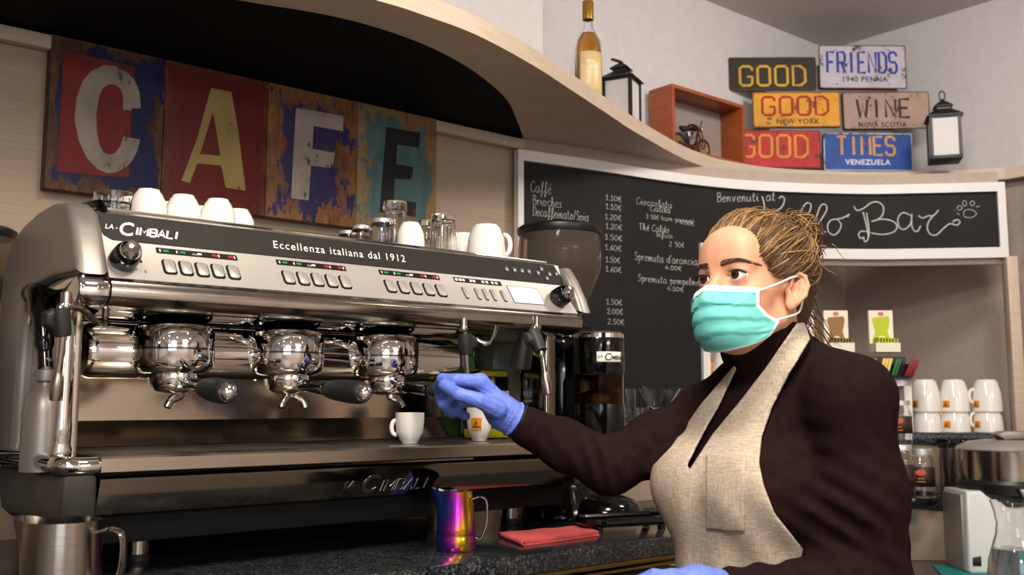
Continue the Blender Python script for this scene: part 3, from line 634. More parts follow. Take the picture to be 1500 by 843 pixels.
# three groups with portafilters
GX = [.637, .842, 1.047]; HX = [(-.004, .0), (.022, .0), (.034, .0)]
for i, gx in enumerate(GX):
    gy = 1.628; m = MB()
    m.lathe([(0, .050), (.042, .0495), (.055, .047), (.0625, .041), (.0655, .032), (.0665, .0085), (.0650, .0078), (.0650, .0052), (.0665, .0045), (.0655, -.012), (.0625, -.023), (.055, -.031), (.046, -.034), (0, -.034)], (gx, gy, 1.240), 48)
    m.box((gx, gy+.05, 1.246), (.11, .07, .075), .012)
    g_ = m.build('group_head', 'chrome', em, 'chrome brew group')
    MB().lathe([(.0652, .0074), (.06585, .0072), (.06585, .0058), (.0652, .0056)], (gx, gy, 1.240), 64, closed=True).build('group_seam', 'under', g_, 'dark seam')
    MB().cyl((gx+.022, gy-.056, 1.2335), (gx+.024, gy-.0660, 1.2335), .0042, None, 14).build('group_screw', 'chrome_soft', g_)
    m = MB().lathe([(.02, .012), (.040, .012), (.041, .006), (.039, -.006), (.036, -.012), (.030, -.018), (.014, -.022), (0, -.022)], (gx, gy-.006, 1.196), 36)
    m.cyl((gx+.012, gy-.04, 1.190), (gx+.016, gy-.052, 1.188), .012, .011)
    pf = m.build('portafilter', 'chrome', em, 'chrome portafilter')
    hx = gx+HX[i][0]; bx = [.633, .866, 1.083][i]
    hpts = [(gx+.010+(bx-gx)*.12, gy-.042, 1.190), (gx+.008+(bx-gx)*.42, gy-.105, 1.184), (gx+(bx-gx)*.5+.004, gy-.125, 1.182)]
    MB().tube(spline(hpts, 5), [.0105, .0108, .011, .0112, .0115, .012, .0122, .0126, .013, .0135, .014], 16).build('handle_neck', 'gloss_black', pf, 'black handle neck')
    h0 = V(hpts[-1]); h1 = V((bx, gy-.222, 1.1752))
    MB().tube([h0.lerp(h1, t) for t in (0, .06, .3, .6, .85, .97, 1)], [.0135, .0155, .0180, .0195, .0190, .0175, .015], 20).build('handle', 'rubber', pf, 'black rubber handle')
    d_ = (h1-h0).normalized()
    MB().ball(h1, .0148, 20).build('handle_cap', 'chrome', pf, 'chrome end ball')
    # spouts
    sm = MB(); sx, sy = gx+.002, gy-.010
    if i == 1:
        sm.cyl((sx+.004, sy, 1.180), (sx+.004, sy, 1.170), .0085)
        for q in (-1, 1):
            sm.tube(spline([(sx+.004, sy, 1.174), (sx+.004+q*.010, sy-.004, 1.170), (sx+.004+q*.019, sy-.007, 1.161), (sx+.004+q*.023, sy-.009, 1.151)], 5), [.0062]*16, 12)
    else:
        q = -1 if i == 0 else 1; a0 = .006 if i == 0 else .006
        sm.cyl((sx+a0, sy, 1.180), (sx+a0, sy, 1.168), .0095)
        sm.tube(spline([(sx+a0, sy, 1.174), (sx+a0+q*.004, sy-.004, 1.169), (sx+a0+q*.016, sy-.008, 1.164), (sx+a0+q*.023, sy-.010, 1.152)], 5), [.0085]*5+[.0075]*5+[.006]*6, 12)
    sm.build('spout', 'chrome_soft', pf, 'steel spout')
# knobs at both ends
for x in (.512, 1.397):
    c0 = pan(x, .46, 0); m = MB(); z_ = PN; zz = V((0, -.93, .36)).normalized() if x < 1 else V((.12, -.93, .36)).normalized()
    mm = basis(c0, (1, 0, 0), V((1, 0, 0)).cross(zz)*-1)
    k = MB().lathe([(.019, 0), (.0215, .004), (.0205, .022), (.018, .032), (.0145, .036)], (0, 0, 0), 28, mm).build('steam_knob', 'gloss_black', em, 'black steam knob')
    MB().lathe([(.0165, .032), (.0150, .040), (.010, .046), (0, .0485)], (0, 0, 0), 28, mm).build('knob_cap', 'chrome', k, 'chrome knob cap')
    t = MB()
    for a in (0, 40, 80): t.box((.0215*math.cos(R(a-20)), .0215*math.sin(R(a-20)), .016), (.005, .0025, .004), m=mm)
    t.build('knob_tooth', 'gloss_black', k)
# key pads: 5 rocker keys and a strip of symbols for each group
def keypad(x0, dx, n_, v0, kw, kh, strip_cols, sx0, sx1):
    for j in range(n_):
        m = MB().prism(rrect(kw*1.06, kh*1.04, kw*.28), .0006, panel_m(x0+dx*j, v0, .0001)); fr_ = m.build('key', 'under', em, 'dark rimmed rocker key')
        MB().prism(rrect(kw*.82, kh*.90, kw*.26), .0034, panel_m(x0+dx*j, v0, .0004), .0009).build('key_cap', 'silver', fr_, 'silver key face')
    L = sx1-sx0
    mm = panel_m((sx0+sx1)/2, .84, .0002)
    stp = MB().prism(rrect(L, .0118, .002), .0005, mm).build('symbol_strip', 'black', em, 'black symbol strip')
    for j, c_ in enumerate(strip_cols):
        cx_ = -L/2+L*(j+.5)/5
        g1 = MB(); g1.prism([(cx_-.005+.003, -.002), (cx_+.004+.002, -.002), (cx_+.007, .0024), (cx_-.003, .0024)] if c_ != 'w' else [(cx_+.0005, -.002), (cx_+.006, -.002), (cx_+.007, .002), (cx_-.0005, .002)], .0003, panel_m((sx0+sx1)/2, .84, .0007))
        g1.build('cup_symbol', {'g': 'led_green', 'r': 'led_red', 'w': 'white_print'}[c_], stp, {'g': 'green cup symbol', 'r': 'red cup symbol', 'w': 'white cup symbol'}[c_])
        if c_ != 'w':
            bx_ = cx_-.0075 if c_ == 'g' else cx_+.0085
            MB().prism(rrect(.0022, .0055, .0006), .0003, Matrix.Translation((0, 0, 0)) @ panel_m((sx0+sx1)/2, .84, .0007) @ Matrix.Translation((bx_, 0, 0))).build('indicator_bar', 'white_print', stp, 'white indicator bar')
        else:
            lettering('STOP', .0042, panel_m((sx0+sx1)/2+cx_-.0095, .80, .0008), stp, 'white_print', 'lettering', .0001)
keypad(.5825, .0262, 5, .40, .0205, .030, 'ggwrr', .568, .702)
keypad(.785, .0272, 5, .40, .0205, .030, 'ggwrr', .772, .906)
keypad(.987, .0282, 5, .40, .0205, .030, 'ggwrr', .975, .1+1.01)
for x in (1.157, 1.187, 1.206, 1.226, 1.252):
    fr_ = MB().prism(rrect(.0085, .030, .003), .0006, panel_m(x, .40, .0001)).build('key', 'dark_block', em, 'narrow rocker key')
    MB().prism(rrect(.0068, .027, .0028), .0034, panel_m(x, .40, .0004), .0008).build('key_cap', 'silver', fr_, 'silver key face')
stp = MB().prism(rrect(.118, .0118, .002), .0005, panel_m(1.203, .84, .0002)).build('symbol_strip', 'black', em, 'black symbol strip')
m = MB()
for dx_ in (-.053, -.044, -.036, -.018, -.010, .012, .022, .036, .046): m.prism(rrect(.006, .006, .001), .0003, panel_m(1.203+dx_, .84, .0007))
m.build('symbol', 'white_print', stp, 'white symbols')
MB().prism(rrect(.082, .046, .001), .0006, panel_m(1.314, .50, .0001)).build('display_frame', 'dark_block', em)
MB().prism(rrect(.079, .043, .001), .0004, panel_m(1.314, .50, .0006)).build('display', 'screen', em, 'pale lit display')
for x, v in ((1.287, .52), (1.308, .52), (1.328, .52), (1.347, .52), (1.372, .5), (1.384, .72), (1.394, .28), (1.404, .5), (1.424, .55)):
    b_ = MB().cyl(bnd(x, v, .001), bnd(x, v, .003), .0062, .0058, 16).build('round_key', 'black', em, 'black round key')
    MB().prism([(-.0022, -.002), (.0022, -.002), (0, .0024)], .0003, basis(bnd(x, v, .0031), (1, 0, 0), BD)).build('key_mark', 'white_print', b_)
# writing
BW = .0205
lettering('LA', .0115, band_m(.4925, .40), em, 'white_print', 'lettering', .0002, .25, .0001, label='white maker name')
MB().box((.5115, 0, 0), (.004, .0012, .0003), m=Matrix.Identity(4)).bm.free()
lettering('C', .0325, band_m(.512, .22), em, 'white_print', 'lettering', .0002, .2, .0006, label='white maker name')
stroke_text('IMBALI', .066, .0128, band_m(.5385, .28), .0018, em, 'white_print', 'lettering', .25, 'white maker name')
lettering('-', .0115, band_m(.5085, .40), em, 'white_print', 'lettering', .0002, .2, .0001)
lettering('Eccellenza italiana dal 1912', .0205, band_m(.771, .34), em, 'white_print', 'lettering', .0002, 0, 0, xs=.99, sp=1.18, label='white motto')
lettering('0', .008, panel_m(.541, .18), em, 'dark_print', 'lettering', .0001)
# steam wands
def wand(p0, p1, p2, p3, nm, lab, gx_=0):
    """p0 joint under the lip, p1 top of rubber, p2 bottom of rubber, p3 tip"""
    p0, p1, p2, p3 = V(p0), V(p1), V(p2), V(p3)
    w_ = MB().cyl(p0+V((0, 0, .012)), p0-V((0, 0, .006)), .0075).ball(p0-V((0, 0, .008)), .0085, 14).tube(spline([p0-V((0, 0, .008)), p0.lerp(p1, .5), p1, p1.lerp(p3, .06), p2, p2.lerp(p3, .5), p3.lerp(p2, .2)], 4), .0048, 12).build(nm, 'chrome_soft', em, lab)
    d = (p2-p1)
    g = MB().tube([p1, p1+d*.05, p1+d*.3, p1+d*.75, p1+d*.96, p2], [.009, .0125, .0135, .0125, .0115, .008], 16)
    if gx_:
        q = V((gx_, 0, 0)); g.tube([p1+d*.10+q*.35, p1+d*.3+q*.9, p1+d*.5+q*.95, p1+d*.75+q*.4], [.006, .0105, .0105, .005], 12)
    g.build('wand_grip', 'rubber', w_, 'black rubber grip')
    e = (p3-p2).normalized()
    MB().tube([p3-e*.040, p3-e*.033, p3-e*.020, p3-e*.008, p3-e*.001, p3], [.005, .0078, .0092, .0085, .0075, .004], 16).build('wand_tip', 'steel', w_, 'steel tip')
P1 = at(88, 452, 1.40); P2 = at(92, 494, 1.40); P3 = at(80, 588, 1.40)
wand(at(97, 441, 1.41), P1, P2, P3, 'steam_wand', 'left steam wand', -.018)
MB().tube(spline([at(96, 449, 1.405), at(118, 452, 1.43), at(138, 470, 1.47), at(152, 474, 1.50), at(155, 455, 1.51), at(157, 440, 1.515)], 4), .0052, 10).build('wand_pipe', 'chrome_soft', em, 'bent chrome pipe')
wand(at(679, 476, 1.86), at(681, 489, 1.86), at(683, 520, 1.86), at(686, 585, 1.86), 'water_spout', 'hot water spout', .018)
wand(at(786, 474, 1.83), at(779, 486, 1.81), at(793, 516, 1.79), at(803, 579, 1.775), 'steam_wand', 'right steam wand', -.016)
MB().tube(spline([at(697, 496, 1.9), at(706, 502, 1.9), at(718, 502, 1.9), at(724, 490, 1.9), at(727, 477, 1.9)], 4), .005, 10).build('wand_pipe', 'chrome_soft', em, 'bent chrome pipe')
# tall dark handle housing on the right and the right post plate
MB().tube([at(772, 488, 1.95), at(766, 515, 1.95), at(762, 540, 1.95)], [.014, .020, .021], 16).build('wand_holder', 'black', em, 'dark rubber holder')

# ================================================================ IMPLICIT-SURFACE TOOLKIT
f32 = np.float32
def A3(v): return np.array((v[0], v[1], v[2]), f32)
def caps(P, a, b, ra, rb=None):
    rb = ra if rb is None else rb; a = A3(a); b = A3(b); ab = b-a; pa = P-a
    h = np.clip((pa@ab)/max(float(ab@ab), 1e-9), 0, 1)
    return np.linalg.norm(pa-h[:, None]*ab, axis=1)-(ra+(rb-ra)*h)
def chain(P, pts, rs, k=.004):
    d = None
    for i in range(len(pts)-1):
        q = caps(P, pts[i], pts[i+1], rs[i], rs[i+1]); d = q if d is None else smin(d, q, k)
    return d
def ell(P, c, r, B=None):
    q = P-A3(c)
    if B is not None: q = q@B
    r = np.array(r, f32); k0 = np.linalg.norm(q/r, axis=1); k1 = np.linalg.norm(q/(r*r), axis=1)+1e-9
    return k0*(k0-1)/k1
def smin(a, b, k):
    h = np.clip(.5+.5*(b-a)/k, 0, 1); return b+(a-b)*h-k*h*(1-h)
def smax(a, b, k): return -smin(-a, -b, k)
def nets(fn, lo, hi, h):
    lo = np.array(lo, f32); hi = np.array(hi, f32); n = np.ceil((hi-lo)/h).astype(int)+1
    ax = [lo[i]+np.arange(n[i], dtype=f32)*h for i in range(3)]
    F = np.empty(n, f32)
    for i in range(0, n[0], 16):
        X, Y, Z = np.meshgrid(ax[0][i:i+16], ax[1], ax[2], indexing='ij')
        F[i:i+16] = fn(np.stack((X.ravel(), Y.ravel(), Z.ravel()), 1)).reshape(X.shape)
    S = F < 0; c = n-1; acc = np.zeros((*c, 3), f32); cnt = np.zeros(c, f32)
    off = [(0, 0, 0), (1, 0, 0), (0, 1, 0), (1, 1, 0), (0, 0, 1), (1, 0, 1), (0, 1, 1), (1, 1, 1)]
    sl = lambda A, o: A[o[0]:o[0]+c[0], o[1]:o[1]+c[1], o[2]:o[2]+c[2]]
    for i in range(8):
        for a in range(3):
            if off[i][a] == 0:
                o2 = list(off[i]); o2[a] = 1; fa, fb = sl(F, off[i]), sl(F, o2); m = (fa < 0) != (fb < 0)
                t = np.where(m, fa/np.where(m, fa-fb, 1), 0)
                for q in range(3): acc[..., q] += np.where(m, off[i][q]+(t if q == a else 0), 0)
                cnt += m
    act = cnt > 0; idx = -np.ones(c, int); idx[act] = np.arange(act.sum()); ijk = np.argwhere(act)
    Vt = lo+(ijk+acc[act]/cnt[act][:, None])*h; Q = []
    for a in range(3):
        b, d = (a+1) % 3, (a+2) % 3; s0 = [slice(None)]*3; s1 = [slice(None)]*3; s0[a] = slice(0, -1); s1[a] = slice(1, None)
        A_, B_ = S[tuple(s0)], S[tuple(s1)]; e = np.argwhere(A_ != B_); e = e[(e[:, b] > 0) & (e[:, d] > 0) & (e[:, b] < n[b]-1) & (e[:, d] < n[d]-1)]
        if not len(e): continue
        ins = A_[tuple(e.T)]
        def cell(db, dd):
            q = e.copy(); q[:, b] -= db; q[:, d] -= dd; return idx[tuple(q.T)]
        q = np.stack((cell(1, 1), cell(0, 1), cell(0, 0), cell(1, 0)), 1); q[~ins] = q[~ins][:, ::-1]; Q.append(q)
    return Vt, np.concatenate(Q)
def np_mesh(name, parts):
    me = bpy.data.meshes.new(name); o = 0; VV = []; FF = []
    for v_, q_ in parts: VV.append(v_); FF.append(q_+o); o += len(v_)
    v_ = np.concatenate(VV).astype(f32); q_ = np.concatenate(FF).astype(np.int32)
    me.vertices.add(len(v_)); me.vertices.foreach_set('co', v_.ravel())
    me.loops.add(q_.size); me.loops.foreach_set('vertex_index', q_.ravel())
    me.polygons.add(len(q_)); me.polygons.foreach_set('loop_start', np.arange(0, q_.size, 4, dtype=np.int32))
    me.update(calc_edges=True); me.validate(); return me
def fold(P, c, d, lam, rad, amp, ph=0):
    d = np.array(d, f32); d /= np.linalg.norm(d); q = P-A3(c); g = np.exp(-(q*q).sum(1)/(rad*rad))
    return amp*np.sin((q@d)*(2*math.pi/lam)+ph)*g
_fw, _rt, _up, _co = A3(FW), A3(RT), A3(UP), A3(CO)
def pix(P):
    q = P-_co; z = q@_fw; return np.stack((750+CAM_F*(q@_rt)/z, 421.5-CAM_F*(q@_up)/z), 1), z
def poly_sd(p, poly):
    poly = np.array(poly, f32); d = np.full(len(p), 1e18, f32); s = np.ones(len(p), f32); n_ = len(poly)
    for i in range(n_):
        a, b = poly[i], poly[i-1]; e = b-a; w_ = p-a; t = np.clip((w_@e)/float(e@e), 0, 1); q = w_-t[:, None]*e
        d = np.minimum(d, (q*q).sum(1)); c1 = p[:, 1] >= a[1]; c2 = p[:, 1] < b[1]; c3 = e[0]*w_[:, 1] > e[1]*w_[:, 0]
        s = np.where((c1 & c2 & c3) | (~c1 & ~c2 & ~c3), -s, s)
    return s*np.sqrt(d)

# ================================================================ BARISTA
TW = V((-FW.x, -FW.y, 0)).normalized(); SIDE = RT
def frame(yaw, pitch=0, roll=0):
    y = R(yaw); f = -math.sin(y)*SIDE+math.cos(y)*TW; l = math.cos(y)*SIDE+math.sin(y)*TW; u = V((0, 0, 1))
    f, u = f*math.cos(R(pitch))+u*math.sin(R(pitch)), u*math.cos(R(pitch))-f*math.sin(R(pitch))
    l, u = l*math.cos(R(roll))+u*math.sin(R(roll)), u*math.cos(R(roll))-l*math.sin(R(roll))
    return l, f, u
HL, HF, HU = frame(52, 5, 2); HB = np.stack((A3(HL), A3(HF), A3(HU)), 1); HC = at(1099, 418, 1.55)
BL, BF, BU = frame(56); BB = np.stack((A3(BL), A3(BF), A3(BU)), 1); TC = at(1128, 700, 1.57)
FY = .87          # this face is shallow from ear to nose
def hw(x, y, z): return HC+HL*x+HF*(y*FY if y > 0 else y)+HU*z
def bw(l, f, u): return TC+BL*l+BF*f+BU*u
def hloc(P):
    q = (P-A3(HC))@HB; q[:, 1] = np.where(q[:, 1] > 0, q[:, 1]/FY, q[:, 1]); return q
def bloc(P): return (P-A3(TC))@BB
def sym(q): r = q.copy(); r[:, 0] = np.abs(r[:, 0]); return r
EYE = (.0305, .0712, .0)
def head_sd(q):
    s = sym(q)
    d = ell(q, (0, -.012, .026), (.073, .094, .072))
    d = smin(d, ell(q, (0, .030, -.030), (.0535, .062, .076)), .03)
    d = smin(d, ell(q, (0, .040, -.072), (.043, .044, .034)), .025)
    d = smin(d, caps(s, (.051, .0, -.058), (.022, .070, -.087), .014, .012), .025)
    d = smin(d, caps(q, (-.008, .079, -.093), (.008, .079, -.093), .012), .02)
    d = smin(d, ell(s, (.0385, .044, -.030), (.020, .023, .020)), .022)
    d = smin(d, caps(s, (.010, .081, .017), (.040, .067, .018), .009, .008), .016)
    d = smin(d, ell(q, (0, .058, .045), (.046, .034, .034)), .03)
    d = smax(d, -ell(s, (.033, .098, -.004), (.019, .016, .0125)), .012)
    d = smin(d, caps(q, (0, .083, .010), (0, .110, -.036), .0075, .0105), .012)
    d = smin(d, caps(s, (.0, .110, -.038), (.012, .098, -.043), .009, .0075), .006)
    d = smin(d, caps(s, (.0, .091, -.066), (.018, .084, -.068), .0065, .004), .008)
    d = smin(d, caps(s, (.0, .091, -.075), (.015, .085, -.074), .0075, .004), .006)
    lid = np.linalg.norm(s-A3(EYE), axis=1)-.0163
    d = smin(d, lid, .006)
    ex = (s[:, 0]-.0318)/.0168; zu = .0062*(1-np.clip(np.abs(ex), 0, 1)**2.2)+.0006*ex; zl = -.0046*(1-np.clip(np.abs(ex), 0, 1)**2.0)+.0010*ex
    op = np.maximum(np.maximum(s[:, 2]-zu, zl-s[:, 2]), np.maximum(np.abs(ex)-1, 0)*.0168)
    op = np.maximum(op, (.068-s[:, 1])); d = smax(d, -op, .0012)
    # ear
    e0 = (s-A3((.0735, -.014, -.017)))*1.13; t = R(14); e = e0.copy(); e[:, 1] = e0[:, 1]*math.cos(t)-e0[:, 2]*math.sin(t)*-1; e[:, 2] = -e0[:, 1]*math.sin(t)+e0[:, 2]*math.cos(t)
    u = R(30); f_ = e.copy(); f_[:, 0] = e[:, 0]*math.cos(u)-e[:, 1]*math.sin(u)*-1; f_[:, 1] = -e[:, 0]*math.sin(u)*1+e[:, 1]*math.cos(u)
    ear = ell(f_, (0, 0, .004), (.0075, .0185, .029)); ear = smin(ear, ell(f_, (.001, .005, -.025), (.0055, .009, .011)), .01)
    rim = chain(f_, [(.006, .012, .004), (.008, .013, .018), (.009, .004, .030), (.009, -.009, .027), (.009, -.0165, .012), (.008, -.0145, -.006), (.005, -.006, -.020)], [.003, .0032, .0034, .0036, .0036, .0032, .003], .003)
    ear = smax(ear, -ell(f_, (.0095, .002, .006), (.0085, .0115, .0205)), .003)
    ear = smin(ear, rim, .003)
    ear = smin(ear, chain(f_, [(.005, -.006, .020), (.006, -.008, .006), (.006, -.004, -.010)], [.0028, .0032, .003], .003), .003)
    ear = smax(ear, -ell(f_, (.008, .006, -.004), (.009, .0055, .008)), .003)
    ear = smin(ear, caps(f_, (.004, .0125, -.006), (.005, .010, -.013), .0035), .004)
    d = smin(d, ear/1.13, .004)
    return d
NECK0, NECK1 = hw(0, -.030, -.050), bw(-.012, -.035, .145)
def neck_sd(P): return caps(P, NECK0, NECK1, .050, .055)
SHL, ELL_, WRL = at(1245, 583, 1.435), at(1283, 868, 1.40), at(1075, 868, 1.29)
SHR, ELR, WRR = at(1040, 612, 1.73), at(893, 684, 1.63), at(765, 622, 1.70)
def torso_sd(P, s=0.0):
    q = bloc(P); m = sym(q)
    d = ell(q, (0, -.012, .055), (.150, .100, .150))
    d = smin(d, ell(q, (0, -.005, -.16), (.130, .098, .150)), .05)
    d = smin(d, ell(q, (0, -.012, -.36), (.168, .122, .150)), .06)
    d = smin(d, ell(m, (.072, .078, -.012), (.074, .070, .072)), .035)
    d = smin(d, caps(q, (.0, -.045, .185), (.150, -.028, .125), .042, .050), .05); d = smin(d, caps(q, (.0, -.045, .180), (-.150, -.028, .092), .042, .046), .05)
    return d-s
def arms_sd(P):
    d = chain(P, [bw(.12, -.03, .13), SHL, SHL.lerp(ELL_, .5), ELL_], [.055, .057, .057, .050], .03)
    d = smin(d, chain(P, [ELL_, ELL_.lerp(WRL, .45), WRL], [.050, .043, .032], .02), .02)
    e = chain(P, [bw(-.12, -.02, .09), SHR, SHR.lerp(ELR, .55), ELR], [.055, .054, .047, .043], .03)
    e = smin(e, chain(P, [ELR, ELR.lerp(WRR, .5), WRR], [.043, .040, .0335], .02), .02)
    return d, e
CB0, CB1 = bw(-.008, -.025, .150), hw(.0, -.016, -.072)
def collar_sd(P):
    d = caps(P, CB0, CB1, .066, .061)
    q = hloc(P); pl = (q[:, 2]+.081) - (q[:, 1]-.02)*-.50
    d = smax(d, pl, .006)
    ax = A3(CB1)-A3(CB0); t = ((P-A3(CB0))@ax)/float(ax@ax)
    return d-.0022*np.sin(t*9+1.0)
CUTP = at(764, 621, 1.70); CUTN = A3((WRR-ELR).normalized())
def sweater_sd(P):
    d = torso_sd(P); l, r_ = arms_sd(P)
    d = smin(smin(d, l, .032), r_, .03); d = smin(d, caps(P, bw(.14, .02, -.05), bw(.155, .03, -.18), .050, .05), .04)
    d = smin(d, collar_sd(P), .016)
    cut = (P-A3(CUTP))@CUTN; d = np.where(np.linalg.norm(P-A3(WRR), axis=1) < .11, np.maximum(d, cut), d)
    dd = fold(P, at(1235, 770, 1.34), _up*.85+_rt*.5, .030, .080, .0068)
    dd += fold(P, at(1150, 655, 1.42), _up*.9-_rt*.35, .036, .06, .0036, 1)
    dd += fold(P, at(1300, 790, 1.36), _up*.6+_rt*.8, .032, .05, .0045)
    dd += fold(P, at(1165, 815, 1.30), _rt*.8+_up*.6, .036, .085, .0055)
    dd += fold(P, at(890, 670, 1.58), _rt*.97+_up*.25, .022, .055, .0050)+fold(P, at(925, 655, 1.60), _rt*.8+_up*.6, .028, .05, .0035)
    dd += fold(P, at(830, 650, 1.64), _rt*.8+_up*.6, .030, .05, .0022)
    dd += fold(P, at(975, 640, 1.64), _rt*.5-_up*.85, .036, .06, .0028)
    dd += fold(P, at(1215, 560, 1.38), _rt*.5-_up*.85, .045, .06, .0010)
    return d+dd*.75
def lohi(pts, m):
    a = np.array([tuple(p) for p in pts]); return a.min(0)-m, a.max(0)+m

fx, fy = (bw(0, 0, 0).x, bw(0, 0, 0).y)
pr = thing('person', 'barista in dark brown turtleneck and linen apron wearing a teal face mask and blue gloves', 'person', (fx, fy, FLOOR))
SKIN = N('skin'); v = SKIN.coord('Object'); a = SKIN.noise(v, 22, 4, .6)
SKIN.base(SKIN.ramp(a, [(.35, '#cf9474'), (.65, '#d9a384')])); SKIN.set(.48, 0, .4, Subsurface_Weight=.18, Subsurface_Scale=.01); SKIN.b.inputs['Subsurface Radius'].default_value = (1, .35, .2)
SKIN.bump(SKIN.noise(SKIN.coord('Object'), 700, 2), .08, .0006)
def knit(name, c1, c2, sc_=900):
    n = N(name); v = n.coord('Object'); a = n.noise(v, sc_, 3, .6); b = n.noise(v, 60, 4, .6)
    n.base(n.ramp(n.math('ADD', n.math('MULTIPLY', a, .6), n.math('MULTIPLY', b, .4)), [(.38, c1), (.62, c2)])); n.set(.95, 0, .05); n.bump(a, .4, .0012); return n.m
MT['sweater'] = knit('dark_brown_knit', '#1b1112', '#281a1a')
n = N('linen'); v = n.coord('Object', (1, 1, 1)); vx = n.coord('Object', (520, 520, 60)); vy = n.coord('Object', (60, 60, 620))
a = n.noise(vx, 1, 3, .6); b = n.noise(vy, 1, 3, .6); q = n.math('ADD', n.math('MULTIPLY', a, .5), n.math('MULTIPLY', b, .5))
n.base(n.ramp(q, [(.36, '#9c8e7c'), (.5, '#b8aa98'), (.64, '#cdc1b0')])); n.set(.9, 0, .2); n.bump(q, .4, .001); MT['linen'] = n.m
MT['glove'] = speckle('blue_nitrile', [(.35, '#5f78d6'), (.65, '#7089e6')], 30, .42, 0, bump=0)
n = N('blue_nitrile_glove'); v = n.coord('Object', (1, 1, 1), (.5, .3, 0)); w_ = n.noise(v, 65, 3, .55, 1.2); n.base(n.ramp(w_, [(.3, '#5a74d4'), (.7, '#7088e4')])); n.set(.45, 0, .4); n.bump(w_, .55, .004); MT['glove'] = n.m
MT['trousers'] = M('black_trousers', '#17171a', .9); MT['shoe'] = M('black_shoe', '#101010', .5)
MT['mask_teal'] = speckle('teal_mask_cloth', [(.3, '#66c8c1'), (.7, '#7cd4ce')], 60, .8, 0, bump=.05)
MT['mask_white'] = M('white_mask_edge', '#e6ecec', .8)
MT['eye_white'] = M('eye_white', '#e4dcd6', .12); MT['iris'] = M('brown_iris', '#3a2113', .08); MT['pupil'] = M('pupil', '#050404', .05)
MT['brow'] = M('brown_brow', '#4d3224', .8); MT['lash'] = M('black_lash', '#120c0a', .6)
MT['hair_base'] = speckle('brown_hair', [(.3, '#3b2818'), (.7, '#5c4128')], 60, .55, 0, (3, 3, 1)); MT['hair_mid'] = M('light_brown_hair', '#65482b', .42); MT['hair_light'] = M('blonde_hair', '#a17c4c', .38)

# ---- skin body: fine head and neck, coarser trunk and limbs inside the clothes
def head_neck(P): return smin(head_sd(hloc(P)), neck_sd(P), .03)
lo, hi = lohi([hw(x, y, z) for x in (-.1, .1) for y in (-.12, .13) for z in (-.16, .13)], .0)
head_part = nets(head_neck, lo, hi, .0024)
HIPL, HIPR = bw(.085, -.01, -.42), bw(-.085, -.01, -.42)
KNL, KNR = V((HIPL.x, HIPL.y, .36)), V((HIPR.x, HIPR.y, .36)); ANL, ANR = V((HIPL.x, HIPL.y, -.03)), V((HIPR.x, HIPR.y, -.03))
def trunk(P):
    d = torso_sd(P)+.014; l, r_ = arms_sd(P); d = smin(d, smin(l, r_, .01)+.013, .03)
    for h_, k_, a_ in ((HIPL, KNL, ANL), (HIPR, KNR, ANR)):
        d = smin(d, chain(P, [h_, k_, a_], [.075, .050, .034], .03), .04)
    d = smin(d, caps(P, WRR, at(742, 612, 1.69), .026, .024), .02)
    d = smin(d, caps(P, WRL, at(1040, 868, 1.28), .026, .024), .02)
    return smin(d, neck_sd(P), .03)
lo, hi = lohi([SHL, SHR, ELL_, WRL, WRR, HIPL, HIPR, ANL, ANR, NECK1, bw(0, .17, 0), bw(0, -.15, 0), at(742, 612, 1.69)], .09)
lo[2] = FLOOR+.02; hi[2] = float(bw(0, 0, .21).z)
body_part = nets(trunk, lo, hi, .011)
body = mesh_obj('body', np_mesh('body', [head_part, body_part]), SKIN.m, pr, ang=180)
# ---- clothes
lo, hi = lohi([SHL, SHR, ELL_, WRL, WRR, bw(0, .17, -.3), bw(0, -.15, -.3), CB1, bw(.17, 0, -.35), bw(-.17, 0, -.35)], .085)
mesh_obj('sweater', np_mesh('sweater', [nets(sweater_sd, lo, hi, .0055)]), 'sweater', pr, 'dark brown turtleneck sweater', ang=180)
cuf = MB(); cuf.tube([at(785, 628, 1.70), at(762, 619.5, 1.697), at(752, 615.5, 1.692), at(750.5, 615, 1.691)], [.030, .0305, .0295, .028], 22).build('cuff', 'black', pr, 'black inner cuff')
def trs(P):
    q = bloc(P); d = ell(q, (0, -.012, -.38), (.172, .126, .15))
    for h_, k_, a_ in ((HIPL, KNL, ANL), (HIPR, KNR, ANR)): d = smin(d, chain(P, [h_, k_, a_], [.088, .066, .052], .03), .04)
    return np.maximum(np.maximum(d, q[:, 2]+.33), FLOOR+.05-P[:, 2])
lo, hi = lohi([HIPL, HIPR, ANL, ANR], .19); lo[2] = FLOOR+.01
mesh_obj('trousers', np_mesh('trousers', [nets(trs, lo, hi, .012)]), 'trousers', pr, 'black trousers', ang=180)
for a_ in (ANL, ANR):
    def sho(P):
        d = caps(P, (a_.x, a_.y, FLOOR+.045), V((a_.x, a_.y, FLOOR+.035))+BF*.14, .044, .036); d = smin(d, caps(P, (a_.x, a_.y, FLOOR+.05), (a_.x, a_.y, FLOOR+.11), .042), .02)
        return np.maximum(d, FLOOR+.001-P[:, 2])
    lo, hi = lohi([a_+BF*.2, a_-BF*.06, V((a_.x, a_.y, FLOOR))], .06)
    mesh_obj('shoe', np_mesh('shoe', [nets(sho, lo, hi, .007)]), 'shoe', pr, 'black shoe', ang=180)
APR = [(1075, 536), (1026, 593), (983, 655), (955, 684), (945, 700), (945, 735), (960, 772), (985, 815), (1000, 870), (1010, 1000), (1300, 1000), (1260, 870), (1178, 807), (1135, 753), (1119, 712), (1112, 679), (1116, 641), (1131, 598), (1155, 550), (1187, 497), (1178, 472), (1167, 474), (1121, 540), (1088, 583), (1044, 636), (1013, 684), (1009, 690), (1007, 682), (1030, 636), (1052, 598), (1079, 540)]
